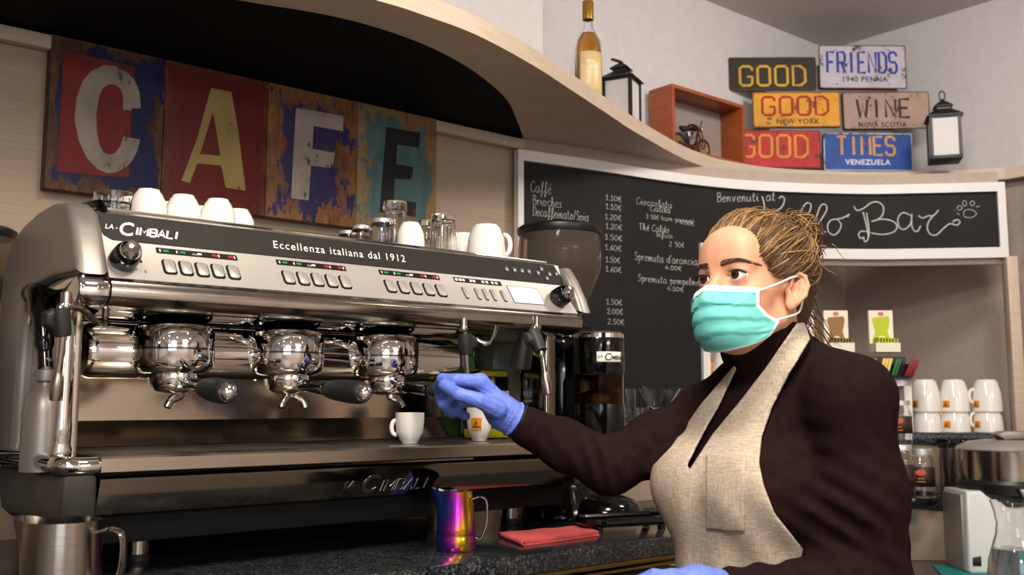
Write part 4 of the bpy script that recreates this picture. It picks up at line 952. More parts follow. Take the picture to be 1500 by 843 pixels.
def apron_base(P):
    q = bloc(P); d = smin(torso_sd(P), collar_sd(P), .03)
    d = smin(d, ell(q, (0, .088, -.014), (.105, .058, .066)), .03); d = smin(d, ell(q, (0, .058, -.20), (.115, .080, .24)), .05)
    l, r_ = arms_sd(P); d2 = smin(d, caps(P, bw(.02, -.03, .16), SHL, .05, .055), .03); d2 = smin(d2, caps(P, bw(-.02, -.03, .16), SHR, .05, .05), .03)
    return d2
def apron_sd(P):
    d = apron_base(P)-.0065+fold(P, at(1010, 800, 1.5), _rt, .05, .10, .0035)+fold(P, at(1120, 800, 1.4), _rt*.8+_up*.6, .06, .09, .003)
    sh = np.maximum(d-.0022, -(d+.012)); p, z = pix(P); pd = poly_sd(p, APR)*z/CAM_F
    q = bloc(P); bk = -.035-q[:, 1]; strap = q[:, 2] > .05; bk = np.where(strap, -.06-q[:, 1], bk)
    return np.maximum(np.maximum(sh, pd), np.maximum(bk, -.42-q[:, 2]))
lo, hi = lohi([bw(.17, .17, .24), bw(-.17, -.08, -.44), bw(-.17, .17, -.44), bw(.17, -.08, .24)], .02)
apm = mesh_obj('apron', np_mesh('apron', [nets(apron_sd, lo, hi, .0032)]), 'linen', pr, 'natural linen apron', ang=180)
def pocket_sd(P):
    d = apron_base(P)-.0105+fold(P, at(1010, 800, 1.5), _rt, .05, .10, .0035)+fold(P, at(1120, 800, 1.4), _rt*.8+_up*.6, .06, .09, .003); p, z = pix(P)
    pd = poly_sd(p, [(1034, 665), (1093, 666), (1090, 780), (1034, 776)])*z/CAM_F; q = bloc(P)
    return np.maximum(np.maximum(np.maximum(d-.0022, -(d+.010)), pd), -.0-q[:, 1])
lo, hi = lohi([at(1034, 665, 1.3), at(1093, 780, 1.3), at(1034, 776, 1.55), at(1093, 660, 1.55)], .02)
mesh_obj('pocket', np_mesh('pocket', [nets(pocket_sd, lo, hi, .003)]), 'linen', apm, 'stitched chest pocket', ang=180)

# ---- gloves
def hand_sd(P, wr, wr2, palm, fingers, k=.006):
    d = chain(P, [wr2, wr], [.029, .0255], .01)
    for (m, r_) in palm: d = smin(d, caps(P, wr, m, .021, r_), .014)
    fd = None
    for pts, rs in fingers:
        q = chain(P, pts, rs, .002); fd = q if fd is None else smin(fd, q, .0012)
    return smin(d, fd, k)
W0, W1 = at(738, 606, 1.69), at(752, 614, 1.695)
RF = [([at(702, 559, 1.672), at(668, 557, 1.655), at(648, 556, 1.672), at(641, 570, 1.705)], [.0125, .0105, .0098, .0088]),
      ([at(700, 563, 1.700), at(662, 560, 1.690), at(643, 568, 1.705), at(645, 588, 1.725)], [.0125, .0105, .0098, .0088]),
      ([at(700, 572, 1.725), at(664, 576, 1.712), at(650, 592, 1.715), at(662, 606, 1.735)], [.0120, .0105, .0098, .0088]),
      ([at(702, 585, 1.745), at(676, 590, 1.728), at(668, 603, 1.728), at(682, 610, 1.745)], [.0112, .0095, .0088, .0080]),
      ([at(728, 600, 1.655), at(702, 587, 1.630), at(672, 578, 1.630), at(650, 565, 1.652)], [.0165, .0125, .0110, .0095])]
RP = [(at(704, 560, 1.675), .0145), (at(704, 565, 1.70), .0145), (at(704, 574, 1.725), .014), (at(705, 585, 1.742), .013), (at(722, 598, 1.66), .016)]
def rglove(P):
    d = hand_sd(P, W0, W1, RP, RF); 
    d = d + fold(P, at(745, 612, 1.68), _rt*.85+_up*-.5, .007, .022, .0012)+fold(P, at(715, 590, 1.65), _rt*.5+_up*.86, .010, .025, .0010)
    ax = A3(W1)-A3(W0); ax /= np.linalg.norm(ax); return np.maximum(d, (P-A3(W1))@ax-.001)
lo, hi = lohi([p for pts, _ in RF for p in pts]+[W0, W1], .045)
mesh_obj('glove', np_mesh('glove', [nets(rglove, lo, hi, .0021)]), 'glove', pr, 'blue glove gripping the portafilter', ang=180)
MB().tube([W1+(W0-W1)*.25, W1+(W0-W1)*.1, W1, W1+(W1-W0)*.08], [.0285, .0300, .0312, .0305], 26, cap=False).build('glove_cuff', 'glove', pr, 'rolled glove cuff', solid=.0012)
LW0, LW1 = at(1022, 862, 1.275), at(1046, 866, 1.28)
LFi = []
for j, (dy, dd, L) in enumerate(((0, -.01, 62), (4, .012, 68), (10, .032, 62), (17, .05, 50))):
    a = at(986, 850+dy, 1.27+dd); LFi.append(([a, at(986-L*.45, 846+dy*1.2, 1.265+dd), at(986-L*.78, 854+dy*1.4, 1.265+dd), at(986-L*.95, 868+dy*1.4, 1.27+dd)], [.0115, .0105, .0095, .0085]))
LFi.append(([at(1010, 872, 1.25), at(985, 880, 1.235), at(962, 884, 1.235)], [.016, .0115, .0095]))
LP = [(q[0][0], .0140) for q in LFi[:4]]
def lglove(P): return hand_sd(P, LW0, LW1, LP, LFi)
lo, hi = lohi([p for pts, _ in LFi for p in pts]+[LW0, LW1], .045)
mesh_obj('glove', np_mesh('glove', [nets(lglove, lo, hi, .0024)]), 'glove', pr, 'blue glove at the lower edge', ang=180)

# ---- eyes, brows, lashes
def brow_y(x, z):
    y = .14
    for _ in range(40): y -= max(-.004, min(.012, float(head_sd(np.array([[x, y, z]], f32))[0])))*.8
    return y
for sx in (-1, 1):
    c = hw(sx*EYE[0], EYE[1], EYE[2]); g = V((0, 0, 0)); look = (HF*1.0+HL*.10+HU*.03).normalized()
    e = MB().ball(c, .0150, 28).build('eye', 'eye_white', pr, 'eye')
    ax = basis(c, look.orthogonal(), look.cross(look.orthogonal())) 
    MB().lathe([(0, .0153), (.003, .0152), (.0070, .0138), (.0074, .0128), (0, .0128)], (0, 0, 0), 24, ax).build('iris', 'iris', e, 'brown iris')
    MB().lathe([(0, .0156), (.0020, .01555), (.0029, .0152), (0, .0148)], (0, 0, 0), 18, ax).build('pupil', 'pupil', e, 'black pupil')
    m = MB()
    up_ = spline([hw(sx*(.0318+.0168*t), EYE[1]+.0163*math.cos(t*1.0)*.985, .0064*(1-abs(t)**2.2)+.0006*t+.0004) for t in (-1, -.6, -.2, .2, .6, 1)], 4)
    m.tube(up_, [.0006+.0010*(i/len(up_)) for i in range(len(up_))], 6)
    for i in range(16):
        t = -.7+1.75*i/15; b_ = hw(sx*(.0318+.0168*min(t, 1)), EYE[1]+.0163*math.cos(min(t, 1)), .0064*(1-abs(min(t, 1))**2.2)+.0005)
        tip = b_+HF*.0055+HL*sx*(.0022+.003*t)+HU*.0035; m.tube([b_, b_.lerp(tip, .5)-HU*.0009, tip], [.00042, .00032, .0001], 4)
    m.build('eyelash', 'lash', pr, 'dark lashes', kind='stuff')
    m = MB()
    for i in range(170):
        t = random.random(); x = .0105+.041*t; z = .0168+.0058*math.sin(min(t*1.25, 1.2)*1.45)-.014*max(0, t-.58)
        wd = .0044*(1-.66*t); z += (random.random()-.5)*2*wd
        yy = brow_y(x, z)+.0004
        p = hw(sx*x, yy, z); x2, z2 = x+.0065, z+.0016*(1-2*t); q = hw(sx*x2, brow_y(x2, z2)+.0004, z2); m.tube([p-HF*.001, p.lerp(q, .5)+HF*.0010, q-HF*.0003], [.0005, .00055, .0002], 4)
    m.build('eyebrow', 'brow', pr, 'brown eyebrow', kind='stuff')

# ---- face mask with pleats and ear loops
def lerp1(x, xs_, ys_): return float(np.interp(x, xs_, ys_))
NU, NV = 49, 41; rad = np.zeros((NV, NU)); ALP = np.zeros((NV, NU)); ZZ = np.zeros((NV, NU))
for j in range(NV):
    v_ = j/(NV-1)
    for i in range(NU):
        u = -1+2*i/(NU-1); amax = R(lerp1(v_, [0, .38, .56, .68, .8, 1], [44, 44, 54, 72, 68, 60]))
        ztop = -.0205+.005*math.exp(-(u/.30)**2)-.004*max(0, -u); zbot = -.1125+.024*abs(u)**2.0
        ALP[j, i] = u*amax; ZZ[j, i] = ztop+(zbot-ztop)*v_
dirs = np.stack((np.sin(ALP), np.cos(ALP)), -1).reshape(-1, 2); zf = ZZ.ravel(); t = np.full(len(zf), .16, f32)
for _ in range(40):
    P = np.stack((dirs[:, 0]*t, dirs[:, 1]*t, zf), 1).astype(f32); t = np.maximum(t-np.clip(head_sd(P), -.01, .02)*.8, .03)
march = t.reshape(NV, NU)+.0045
cen = np.interp(ZZ, [-.122, -.114, -.106, -.097, -.086, -.060, -.035, -.018, -.005], [.060, .073, .088, .102, .112, .1205, .1195, .108, .100])
sid = np.interp(ZZ, [-.13, -.10, -.07, -.03, 0], [.060, .066, .072, .078, .080])
man = sid+(cen-sid)*np.clip(np.cos(ALP*90/80*np.pi/180*180/np.pi), 0, 1)**3.2
rad = np.maximum(man, np.where(ZZ < -.092, 0, march))
for _ in range(6):
    p_ = np.pad(rad, 1, mode='edge'); rad = np.maximum((p_[:-2, 1:-1]+p_[2:, 1:-1]+p_[1:-1, :-2]+p_[1:-1, 2:]+2*rad)/6, np.where(ZZ < -.092, 0, march-.002))
rows = []
for j in range(NV):
    v_ = j/(NV-1); row = []
    for i in range(NU):
        u = -1+2*i/(NU-1); pl = 0
        if .12 < v_ < .95:
            s_ = (v_-.12)/.83*3.6+.18*math.sin(u*3+1)*1; pl = .0042*((s_ % 1)-.5)*(1-abs(u)**4)+.0012*math.sin(u*9+v_*7)
        a, r_ = ALP[j, i], rad[j, i]+pl; row.append(hw(math.sin(a)*r_, math.cos(a)*r_, ZZ[j, i]))
    rows.append(row)
mb = MB().grid(rows); mb.bm.faces.ensure_lookup_table()
for k, fc in enumerate(mb.bm.faces):
    j, i = divmod(k, NU-1); v_ = j/(NV-1)
    if v_ < .10 or i < 2 or i > NU-4 or v_ > .955: fc.material_index = 1
mk_ = mb.build('face_mask', ['mask_teal', 'mask_white'], pr, 'teal pleated mask with white edges', ang=60, solid=.0014)
for sx, ii in ((1, NU-2), (-1, 1)):
    a = V(rows[3][ii]); b = V(rows[int(NV*.64)][ii]); e1 = hw(sx*.0775, -.006, .004); e2 = hw(sx*.073, -.034, -.014); e3 = hw(sx*.0715, -.018, -.050)
    MB().tube(spline([a, a.lerp(e1, .5)+HL*sx*.004, e1, hw(sx*.077, -.024, .003), e2, hw(sx*.072, -.028, -.040), e3, b.lerp(e3, .5)+HL*sx*.003, b], 5), .0016, 7).build('ear_loop', 'mask_white', mk_)

# ---- hair gathered to a bun at the back
HE_C, HE_R = np.array((0, -.014, .026)), np.array((.078, .101, .084))
def cap_sd(P):
    q = hloc(P); s = sym(q); d = ell(q, HE_C, HE_R-.001)
    d = smin(d, ell(q, (0, -.075, -.020), (.052, .036, .055)), .03)
    hl = -.007+np.interp(q[:, 2], [-.09, -.055, -.03, -.002, .012, .035, .056, .070, .090, .12], [-.055, -.048, -.036, .004, .022, .047, .058, .068, .078, .09])
    return smax(d, (q[:, 1]-hl)*.8, .006)
lo, hi = lohi([hw(x, y, z) for x in (-.1, .1) for y in (-.13, .1) for z in (-.1, .14)], .0)
hair = mesh_obj('hair', np_mesh('hair', [nets(cap_sd, lo, hi, .0035)]), 'hair_base', pr, 'blonde brown hair tied in a bun', ang=180)
BUN = np.array((.004, -.114, .088))
half = [(0, .081, .073), (.022, .078, .071), (.040, .070, .065), (.053, .058, .053), (.059, .053, .037), (.064, .042, .019), (.069, .025, .003), (.074, -.002, .004), (.077, -.028, .000), (.072, -.045, -.018), (.062, -.062, -.040), (.045, -.078, -.060), (.02, -.09, -.070), (0, -.092, -.073)]
HLN = spline([(-x, y, z) for x, y, z in half[::-1]][:-1]+half, 10)
def espoint(p, s=1.0):
    q = (np.array(p)-HE_C)/HE_R; return q/np.linalg.norm(q)*s
S3 = {'hair_base': MB(), 'hair_mid': MB(), 'hair_light': MB()}
rnd = random.Random(3)
def strand(start, end, lift, wob, r_, key, n_=11):
    a, b = espoint(start), espoint(end); om = math.acos(max(-1, min(1, float(a@b)))); pts = []; ph, fr_ = rnd.random()*6, 1.5+rnd.random()*2.5
    perp = np.cross(a, b); perp = perp/(np.linalg.norm(perp)+1e-6)
    for k in range(n_):
        t = k/(n_-1); q = (math.sin((1-t)*om)*a+math.sin(t*om)*b)/max(math.sin(om), 1e-4)
        q = q/np.linalg.norm(q)*(1.0+lift*math.sin(math.pi*t)**.8+.005)+perp*wob*math.sin(ph+fr_*t*3.1)*math.sin(math.pi*min(1, t*1.1))
        p = HE_C+q*HE_R; pts.append(hw(*p))
    S3[key].tube(pts, [r_*(.5+.9*math.sin(math.pi*min(.92, .15+k/(n_-1)*.8))) for k in range(n_)], 4)
for i in range(1700):
    st = HLN[rnd.randrange(len(HLN))]; st = (st.x+rnd.gauss(0, .0035), st.y+rnd.gauss(.0015, .0055)-abs(rnd.gauss(0, .012))*(i % 3 == 0), st.z+rnd.gauss(0, .003))
    en = BUN+np.array((rnd.gauss(0, .016), 0.02, rnd.gauss(0, .016)))
    key = rnd.choices(['hair_base', 'hair_mid', 'hair_light'], [4, 4, 3] if st[2] > .03 else [7, 3, 1.3])[0]
    strand(st, en, .03+rnd.random()*.095, rnd.gauss(0, .022), .00055+rnd.random()*.0006, key, 10)
for i in range(420):            # bun loops
    ax = np.array((rnd.gauss(0, 1), rnd.gauss(0, .5), rnd.gauss(0, 1))); ax /= np.linalg.norm(ax); u_ = np.cross(ax, (0.3, 1, .2)); u_ /= np.linalg.norm(u_); w2 = np.cross(ax, u_)
    r0 = .020+rnd.random()*.018; a0 = rnd.random()*6.3; sp_a = 2.2+rnd.random()*2.5; of = np.array((rnd.gauss(0, .006), rnd.gauss(0, .006), rnd.gauss(0, .009)))
    pts = [hw(*(BUN+of+(u_*math.cos(a0+sp_a*k/9)+w2*math.sin(a0+sp_a*k/9))*r0*(1+.02*k)*np.array((1, .85, 1.05)))) for k in range(10)]
    S3[rnd.choices(['hair_base', 'hair_mid', 'hair_light'], [3, 4, 4])[0]].tube(pts, [.0004+.0008*math.sin(math.pi*(k+.5)/10) for k in range(10)], 4)
for i in range(70):             # loose wisps
    b0 = BUN+np.array((rnd.gauss(0, .018), rnd.gauss(0, .012), rnd.gauss(0, .018))); d0 = np.array((rnd.gauss(0, .5), -.9-rnd.random(), rnd.gauss(.1, .8))); d0 /= np.linalg.norm(d0); L = .02+rnd.random()*.028
    pts = [hw(*(b0+d0*L*k/5+np.array((0, 0, -.010))*(k/5)**2+np.array((rnd.gauss(0, .0012),)*3))) for k in range(6)]
    S3[rnd.choice(['hair_mid', 'hair_light', 'hair_mid'])].tube(pts, [.0009, .0009, .0008, .0006, .0005, .0002], 4)
for i in range(44):             # strands falling at the nape
    b0 = np.array((rnd.uniform(.0, .05), -.082+rnd.gauss(0, .008), rnd.uniform(-.07, .0))); L = .05+rnd.random()*.07; c_ = rnd.gauss(.0, .02)
    pts = [hw(*(b0+np.array((rnd.gauss(0, .001)+.01*k/7, -.030*(k/7)-.03*(k/7)**2+c_*math.sin(k/7*3), -L*(k/7)*(.6+.2*k/7)))) ) for k in range(8)]
    S3[rnd.choice(['hair_base', 'hair_base', 'hair_mid', 'hair_light'])].tube(pts, [.0013, .0013, .0012, .0011, .0009, .0007, .0005, .0002], 4)
for i in range(60):             # flyaways over the crown
    st = HLN[rnd.randrange(20, len(HLN)-20)]; en = BUN+np.array((rnd.gauss(0, .03), .02, rnd.gauss(0, .03))); strand((st.x, st.y-.01, st.z), en, .12+rnd.random()*.07, rnd.gauss(0, .06), .00035, 'hair_light')
for k_, m_ in S3.items(): m_.build('hair_strands', k_, hair, {'hair_base': 'dark brown strands', 'hair_mid': 'light brown strands', 'hair_light': 'blonde strands'}[k_], ang=180, recalc=False, kind='stuff')
print('arm lengths', (SHR-ELR).length, (ELR-WRR).length, (SHL-ELL_).length, (ELL_-WRL).length)

# ================================================================ THINGS ON AND AROUND THE MACHINE
TRAY, TOP, CTR = 1.0834, 1.4487, .9002
def cup_mesh(mb, c, h, r, rb, flip=False, t=.003):
    z = lambda q: (h-q) if flip else q
    pr_ = [(0, 0), (rb*.82, 0), (rb*.86, .003), (rb, .006), (r*.93, h*.38), (r*.985, h*.7), (r, h), (r-t*.6, h+.0006), (r-t, h-.001), (r*.985-t, h*.7), (r*.9-t, h*.35), (rb*.7, .010), (0, .009)]
    return mb.lathe([(a, z(b)) for a, b in pr_], c, 36)
def ring_handle(mb, c, r, h, ang, size=.017, th=.0042, flip=False, zc=.52):
    d = V((math.cos(ang), math.sin(ang), 0)); c = V(c); z0 = h*(1-zc) if flip else h*zc
    pts = []
    for k in range(13):
        a = R(-105+210*k/12); pts.append(c+d*(r*.93+size*.55*(math.cos(a)+.26))+V((0, 0, z0+size*math.sin(a))))
    return mb.tube(pts, [th*1.15, th, th, th, th, th, th, th, th, th, th, th, th*1.15], 10)
def cup(nm, lab, c, h, r, rb, ang=None, flip=False, group=None, hs=.017, mat='porcelain', cat='cup'):
    t = thing(nm, lab, cat, tuple(c), 0, group)
    cup_mesh(MB(), c, h, r, rb, flip).build('bowl', mat, t)
    if ang is not None: ring_handle(MB(), c, r*(.97 if not flip else .95), h, ang, hs, .0042 if hs < .02 else .005, flip).build('handle', mat, t)
    return t
def label_patch(parent, c, r0, r1, z0, z1, ang, half, mat='orange'):
    rows = []
    for i in range(5):
        z = z0+(z1-z0)*i/4; r = r0+(r1-r0)*i/4+.0006
        rows.append([V((c[0]+r*math.cos(ang+half*k/5), c[1]+r*math.sin(ang+half*k/5), c[2]+z)) for k in range(-5, 6)])
    lb = MB().grid(rows).build('label', mat, parent, 'orange square label')
    def q(u, v): 
        z = z0+(z1-z0)*v; r = r0+(r1-r0)*v+.0012; a = ang+half*u; return V((c[0]+r*math.cos(a), c[1]+r*math.sin(a), c[2]+z))
    m = MB()
    m.tube([q(-.02, .55), q(-.02, .75), q(.1, .92), q(.02, .75)], .0005, 5); m.tube([q(.22*math.cos(a), .55+.11*math.sin(a)) for a in [k*.7 for k in range(9)]], .0008, 5, closed=True)
    m.tube(spline([q(-.7, .22), q(-.45, .40), q(-.4, .2), q(-.15, .34), q(-.05, .2), q(.2, .34), q(.3, .2), q(.6, .32), q(.75, .2)], 3), .0007, 5)
    m.build('emblem', 'dark_print', lb, kind='stuff')
    return lb
cam_ang = lambda c: math.atan2(-c[1], -c[0])
# cups in use on the drip tray
c1 = onZ(600, 650, TRAY); c1.z = TRAY
t = cup('espresso_cup', 'white espresso cup catching coffee under the third group', c1, .057, .0275, .0185, math.atan2(-RT.y, -RT.x)+.15, hs=.0135)
cs = MB(); s0 = V((1.047+.002+.006+.023, 1.602, 1.137)); cs.tube([s0, s0+V((0, 0, -.03)), V((c1.x*.3+s0.x*.7, c1.y*.3+s0.y*.7, TRAY+.012))], [.0022, .0017, .0014], 8)
tag(cs.build('coffee_stream', 'coffee'), 'thin brown stream of espresso falling from the spout into the white cup', 'coffee')
cb_ = MB().lathe([(0, .0135), (.0215, .0135), (.0205, .0105), (0, .0105)], c1, 24); cb_.build('coffee', 'coffee', t, 'coffee in the cup')
c2 = onY(702, 643, 1.605); c2.z = TRAY
t = cup('espresso_cup', 'white cup with orange label on the drip tray under the gloved hand', c2, .066, .0265, .0175, None)
label_patch(t, c2, .0247, .0266, .022, .046, cam_ang(c2)-.25, .42)
# black box with yellow edges
bc = onY(722, 600, 1.68); b0 = (bc.x-.008, 1.69, TRAY)
bx = thing('small_box', 'black box with yellow top standing on the tray behind the gloved hand', 'box', b0)
bxw, bxd, bxh = .088, .05, .146
MB().box((b0[0], b0[1], TRAY+bxh/2), (bxw, bxd, bxh), .010, seg=3).build('body', 'gloss_black', bx)
yel = M('yellow_plastic', '#b3a81c', .35)
MB().box((b0[0], b0[1]+.003, TRAY+bxh-.004), (bxw-.006, bxd-.012, .010), .004).box((b0[0], b0[1]-bxd/2+.004, TRAY+bxh-.009), (bxw-.014, .010, .014), .004).build('yellow_top', yel, bx, 'yellow top edge'); MB().box((b0[0], b0[1]-.001, TRAY+.012), (bxw+.002, bxd+.002, .022), .006).build('yellow_foot', yel, bx, 'yellow foot')
lettering('M39', .019, basis((b0[0]+.006, b0[1]-bxd/2-.0006, TRAY+bxh-.058), (1, 0, 0), (0, 0, 1)), bx, 'white_print', 'lettering', .0002, 0, .0006)
m = MB(); 
for k in range(6): m.box((b0[0]+.008+k*.0055, b0[1]-bxd/2-.0004, TRAY+bxh-.068), (.0042, .0006, .0045))
m.build('small_print', 'white_print', bx, 'illegible white print', kind='stuff')
MB().tube([(b0[0]+bxw/2+.001, b0[1]-bxd/2+.008, TRAY+.03), (b0[0]+bxw/2+.001, b0[1]-bxd/2+.008, TRAY+bxh-.018)], .002, 8).build('edge_strip', 'chrome', bx, 'chrome edge strip')
g0 = (1.402, 1.807, TRAY)
gb = thing('reflection_bottle', 'green glass bottle added on the drip tray in place of a blurred reflection', 'bottle', g0)  # bottle added to stand in for a green reflection in the steel
MB().lathe([(0, 0), (.030, 0), (.032, .004), (.032, .125), (.028, .142), (.014, .165), (.0125, .196), (.0135, .199), (.0115, .199), (.0105, .166), (.026, .140), (.0295, .125), (.0295, .006), (0, .005)], g0, 28).build('body', 'green_glass', gb)

# things warming on top of the machine
k = None; GRP = 'white cups upside down on the machine'
for px, py, Y, lab in ((216, 330, 1.605, 'white cup upside down on the machine, leftmost of the front three'), (267, 338, 1.612, 'white cup upside down on the machine, middle of the front three'), (318, 343, 1.607, 'white cup upside down on the machine, right of the front three'),
        (192, 335, 1.69, 'white cup behind the leftmost upturned cup, next to the stacked glass dishes'), (243, 341, 1.69, 'white cup behind the gap between the left and middle upturned cups'), (292, 346, 1.69, 'white cup behind the gap between the middle and right upturned cups'), (348, 352, 1.67, 'white cup at the right end of the upturned cup rows, set slightly back')):
    p = onY(px, py, Y); p.z = TOP
    if k is None: k = cup('espresso_cup', lab, p, .054, .030, .021, None, True, GRP)
    else: dup(k, (p.x, p.y, TOP), 0, lab, GRP)
p = onY(601, 370, 1.60); p.z = TOP
cup('espresso_cup', 'white cup upside down between the glasses on the machine', p, .058, .0285, .020, None, True)
p = onY(678, 376, 1.70); p.z = TOP
cup('espresso_cup', 'white cup half hidden between the glass tumbler and the big mug', p, .072, .034, .025, None, True)
p = onY(712, 384, 1.615); p.z = TOP
cup('cappuccino_cup', 'large white mug upside down with handle at the right on the machine', p, .078, .041, .030, math.atan2(RT.y, RT.x)+.1, True, hs=.021)
def tumbler(nm, lab, c, h, r, rb, flutes=10, flip=True, mat='glass', grp=None):
    t = thing(nm, lab, 'glass', tuple(c), 0, grp); z = lambda q: (h-q) if flip else q
    m = MB().lathe([(a, z(b)) for a, b in ((0, 0), (rb, 0), (rb*1.03, .004), (rb*1.05, h*.14), (rb*.97, h*.17), (rb*1.0, h*.2), (r*.97, h*.62), (r, h), (r-.0022, h), (r*.97-.0025, h*.62), (rb-.002, h*.25), (rb-.004, h*.16), (0, h*.15))], c, 40)
    m.build('bowl', mat, t)
    f = MB()
    for k in range(flutes*2):
        a = 2*math.pi*k/(flutes*2); f.tube([V(c)+V((math.cos(a)*q*1.003, math.sin(a)*q*1.003, z(b))) for q, b in ((rb, h*.2), ((rb+r)/2, h*.42), (r*.965, h*.60))], [.0006, .0013, .0005], 5)
    f.build('fluting', mat, t, kind='stuff'); return t
p = onY(649, 374, 1.60); p.z = TOP; tumbler('glass_tumbler', 'fluted glass tumbler upside down left of the big white mug', p, .083, .0275, .0235)
p = onY(578, 364, 1.74); p.z = TOP; tumbler('glass_tumbler', 'tall fluted glass upside down in front of the letter E', p, .128, .0300, .0240)
p = onY(626, 372, 1.70); p.z = TOP; tumbler('glass_tumbler', 'low fluted glass upside down behind the small white cup', p, .088, .0265, .0225)
def lid_jar(lab, c, h, r):
    t = thing('glass_jar', lab, 'jar', tuple(c), 0)
    MB().lathe([(0, .0), (r*.9, 0), (r, .004), (r, h*.6), (r*.86, h*.84), (r*.74, h*.87), (r*.74, h*.9), (r*.70, h*.9), (r*.82, h*.8), (r*.93, h*.58), (r*.93, .006), (0, .004)], c, 28).build('body', 'glass', t)
    MB().lathe([(0, h), (r*.74, h), (r*.80, h-.002), (r*.80, h*.86), (r*.75, h*.86), (r*.75, h*.95), (0, h*.95)], c, 28).build('lid', 'lid_metal', t, 'pale lid')
p = onY(560, 366, 1.60); p.z = TOP; lid_jar('small glass jar with pale lid, nearest of the three jars on the machine', p, .058, .0255)
p = onY(529, 362, 1.66); p.z = TOP; lid_jar('small glass jar with pale lid, middle of the three jars on the machine', p, .052, .021)
p = onY(509, 360, 1.71); p.z = TOP; lid_jar('small glass jar with pale lid, farthest left of the three jars on the machine', p, .048, .021)
p = onY(166, 322, 1.625); d = None
for i in range(3):
    c = (p.x, p.y, TOP+i*.0125)
    if d is None:
        d = thing('glass_dish', 'clear glass dish at the left end of the cup tray, bottom of three stacked', 'dish', c, 0)
        MB().lathe([(0, 0), (.028, 0), (.0305, .002), (.0315, .020), (.0295, .020), (.0285, .004), (0, .003)], c, 32).build('bowl', 'glass', d)
        f = MB()
        for k_ in range(18): a = k_*.349; f.tube([V(c)+V((math.cos(a)*.0309, math.sin(a)*.0309, .003)), V(c)+V((math.cos(a)*.0317, math.sin(a)*.0317, .011))], .0010, 5)
        f.build('fluting', 'glass', d, kind='stuff')
    else: dup(d, c, .15*i, ['', 'clear glass dish at the left end of the cup tray, middle of three stacked', 'clear glass dish at the left end of the cup tray, topmost of three stacked'][i])

# ---- milk pitchers
def pitcher(nm, lab, c, h, prof, mat, spout_dir, handle_dir, spout, hh, hmat, hw_=.011):
    t = thing(nm, lab, 'pitcher', tuple(c)); c = V(c); m = MB(); seg = 56
    sd = V((math.cos(spout_dir), math.sin(spout_dir), 0)); rings = []
    def wall(off, top=None):
        rows = []
        for (r, z) in prof:
            row = []
            for k in range(seg):
                a = 2*math.pi*k/seg; d = V((math.cos(a), math.sin(a), 0)); w_ = max(0, d.dot(sd)); f = max(0, (z/h-.45)/.55)
                pull = spout*f**1.4*max(0, (w_-.80)/.20)**1.1
                row.append(c+d*(r-off+pull)+V((0, 0, z+(.35*pull*f if z > .8*h else 0)-(off if z < .002 else 0)*-1)))
            rows.append(row)
        return rows
    o = wall(0); i_ = wall(.0011); rows = o+i_[::-1]; m.grid(rows, closed=True); m.bm.faces.ensure_lookup_table()
    for q in range(len(o)*seg, len(m.bm.faces)): m.bm.faces[q].material_index = 1
    m.raw(o[0], [tuple(range(seg))]); m.raw(i_[0], [tuple(range(seg))])
    bmesh.ops.remove_doubles(m.bm, verts=m.bm.verts, dist=1e-6)
    m.build('body', [mat, 'chrome_soft'], t, ang=50)
    hd = V((math.cos(handle_dir), math.sin(handle_dir), 0)); r_top = np.interp(.80*h, [q[1] for q in prof], [q[0] for q in prof]); r_bot = np.interp(.26*h, [q[1] for q in prof], [q[0] for q in prof])
    hp_ = spline([c+hd*(r_top-.001)+V((0, 0, h*.86)), c+hd*(r_top+hh*.55)+V((0, 0, h*.90)), c+hd*(r_top+hh*.95)+V((0, 0, h*.82)), c+hd*(r_top+hh)+V((0, 0, h*.55)), c+hd*(r_top+hh*.85)+V((0, 0, h*.35)), c+hd*(r_bot+hh*.35)+V((0, 0, h*.20)), c+hd*(r_bot-.001)+V((0, 0, h*.22))], 6)
    MB().tube(hp_, hw_*.5, 10, flat=hd.cross(V((0, 0, 1))).cross(V((0, 0, 1)))).build('handle', hmat, t, 'flat steel handle')
    return t
left = math.atan2(-RT.y, -RT.x); right = math.atan2(RT.y, RT.x)
MT['rainbow'] = None
n = N('rainbow_titanium'); v = n.coord('Object', (1, 1, 1), (0, 0, -left)); sp = n.n('SeparateXYZ'); n.l(v, sp.inputs[0])
q = n.math('ADD', n.math('MULTIPLY', sp.outputs[0], -11.5), .5); q = n.math('ADD', q, n.math('MULTIPLY', n.math('SINE', n.math('MULTIPLY', sp.outputs[2], 62)), .085))
n.base(n.ramp(q, [(.02, '#2b50b8'), (.2, '#3566c8'), (.34, '#7a2fb0'), (.5, '#c433b8'), (.62, '#d8743a'), (.74, '#e0c02c'), (.88, '#b8447a'), (1, '#5a3fae')])); n.set(.22, .85); MT['rainbow'] = n.m
pc = onZ(668, 806, CTR); pc.z = CTR
pitcher('milk_pitcher', 'small rainbow coloured metal milk pitcher at the front of the granite counter', pc, .103, [(.0330, 0), (.0350, .003), (.0352, .024), (.0342, .026), (.0350, .028), (.0345, .040), (.0305, .066), (.0290, .084), (.0295, .103)], 'rainbow', left, right, .017, .026, 'chrome_soft', .017)
p2 = at(652, 795, 1.85); p2.z = CTR
pitcher('milk_pitcher', 'plain steel milk pitcher hidden behind the rainbow pitcher', p2, .094, [(.033, 0), (.035, .003), (.035, .03), (.034, .045), (.030, .070), (.0285, .094)], 'steel', left, right, .008, .022, 'chrome_soft')
p3 = onZ(93, 765, 1.005); p3.z = CTR
n = N('pitcher_steel'); v = n.coord('Object', (1, 1, 30)); f = n.noise(v, 30, 3); n.base(n.ramp(f, [(.3, '#8d857b'), (.7, '#9c948a')])); n.set(.2, 1); MT['pitcher_steel'] = n.m
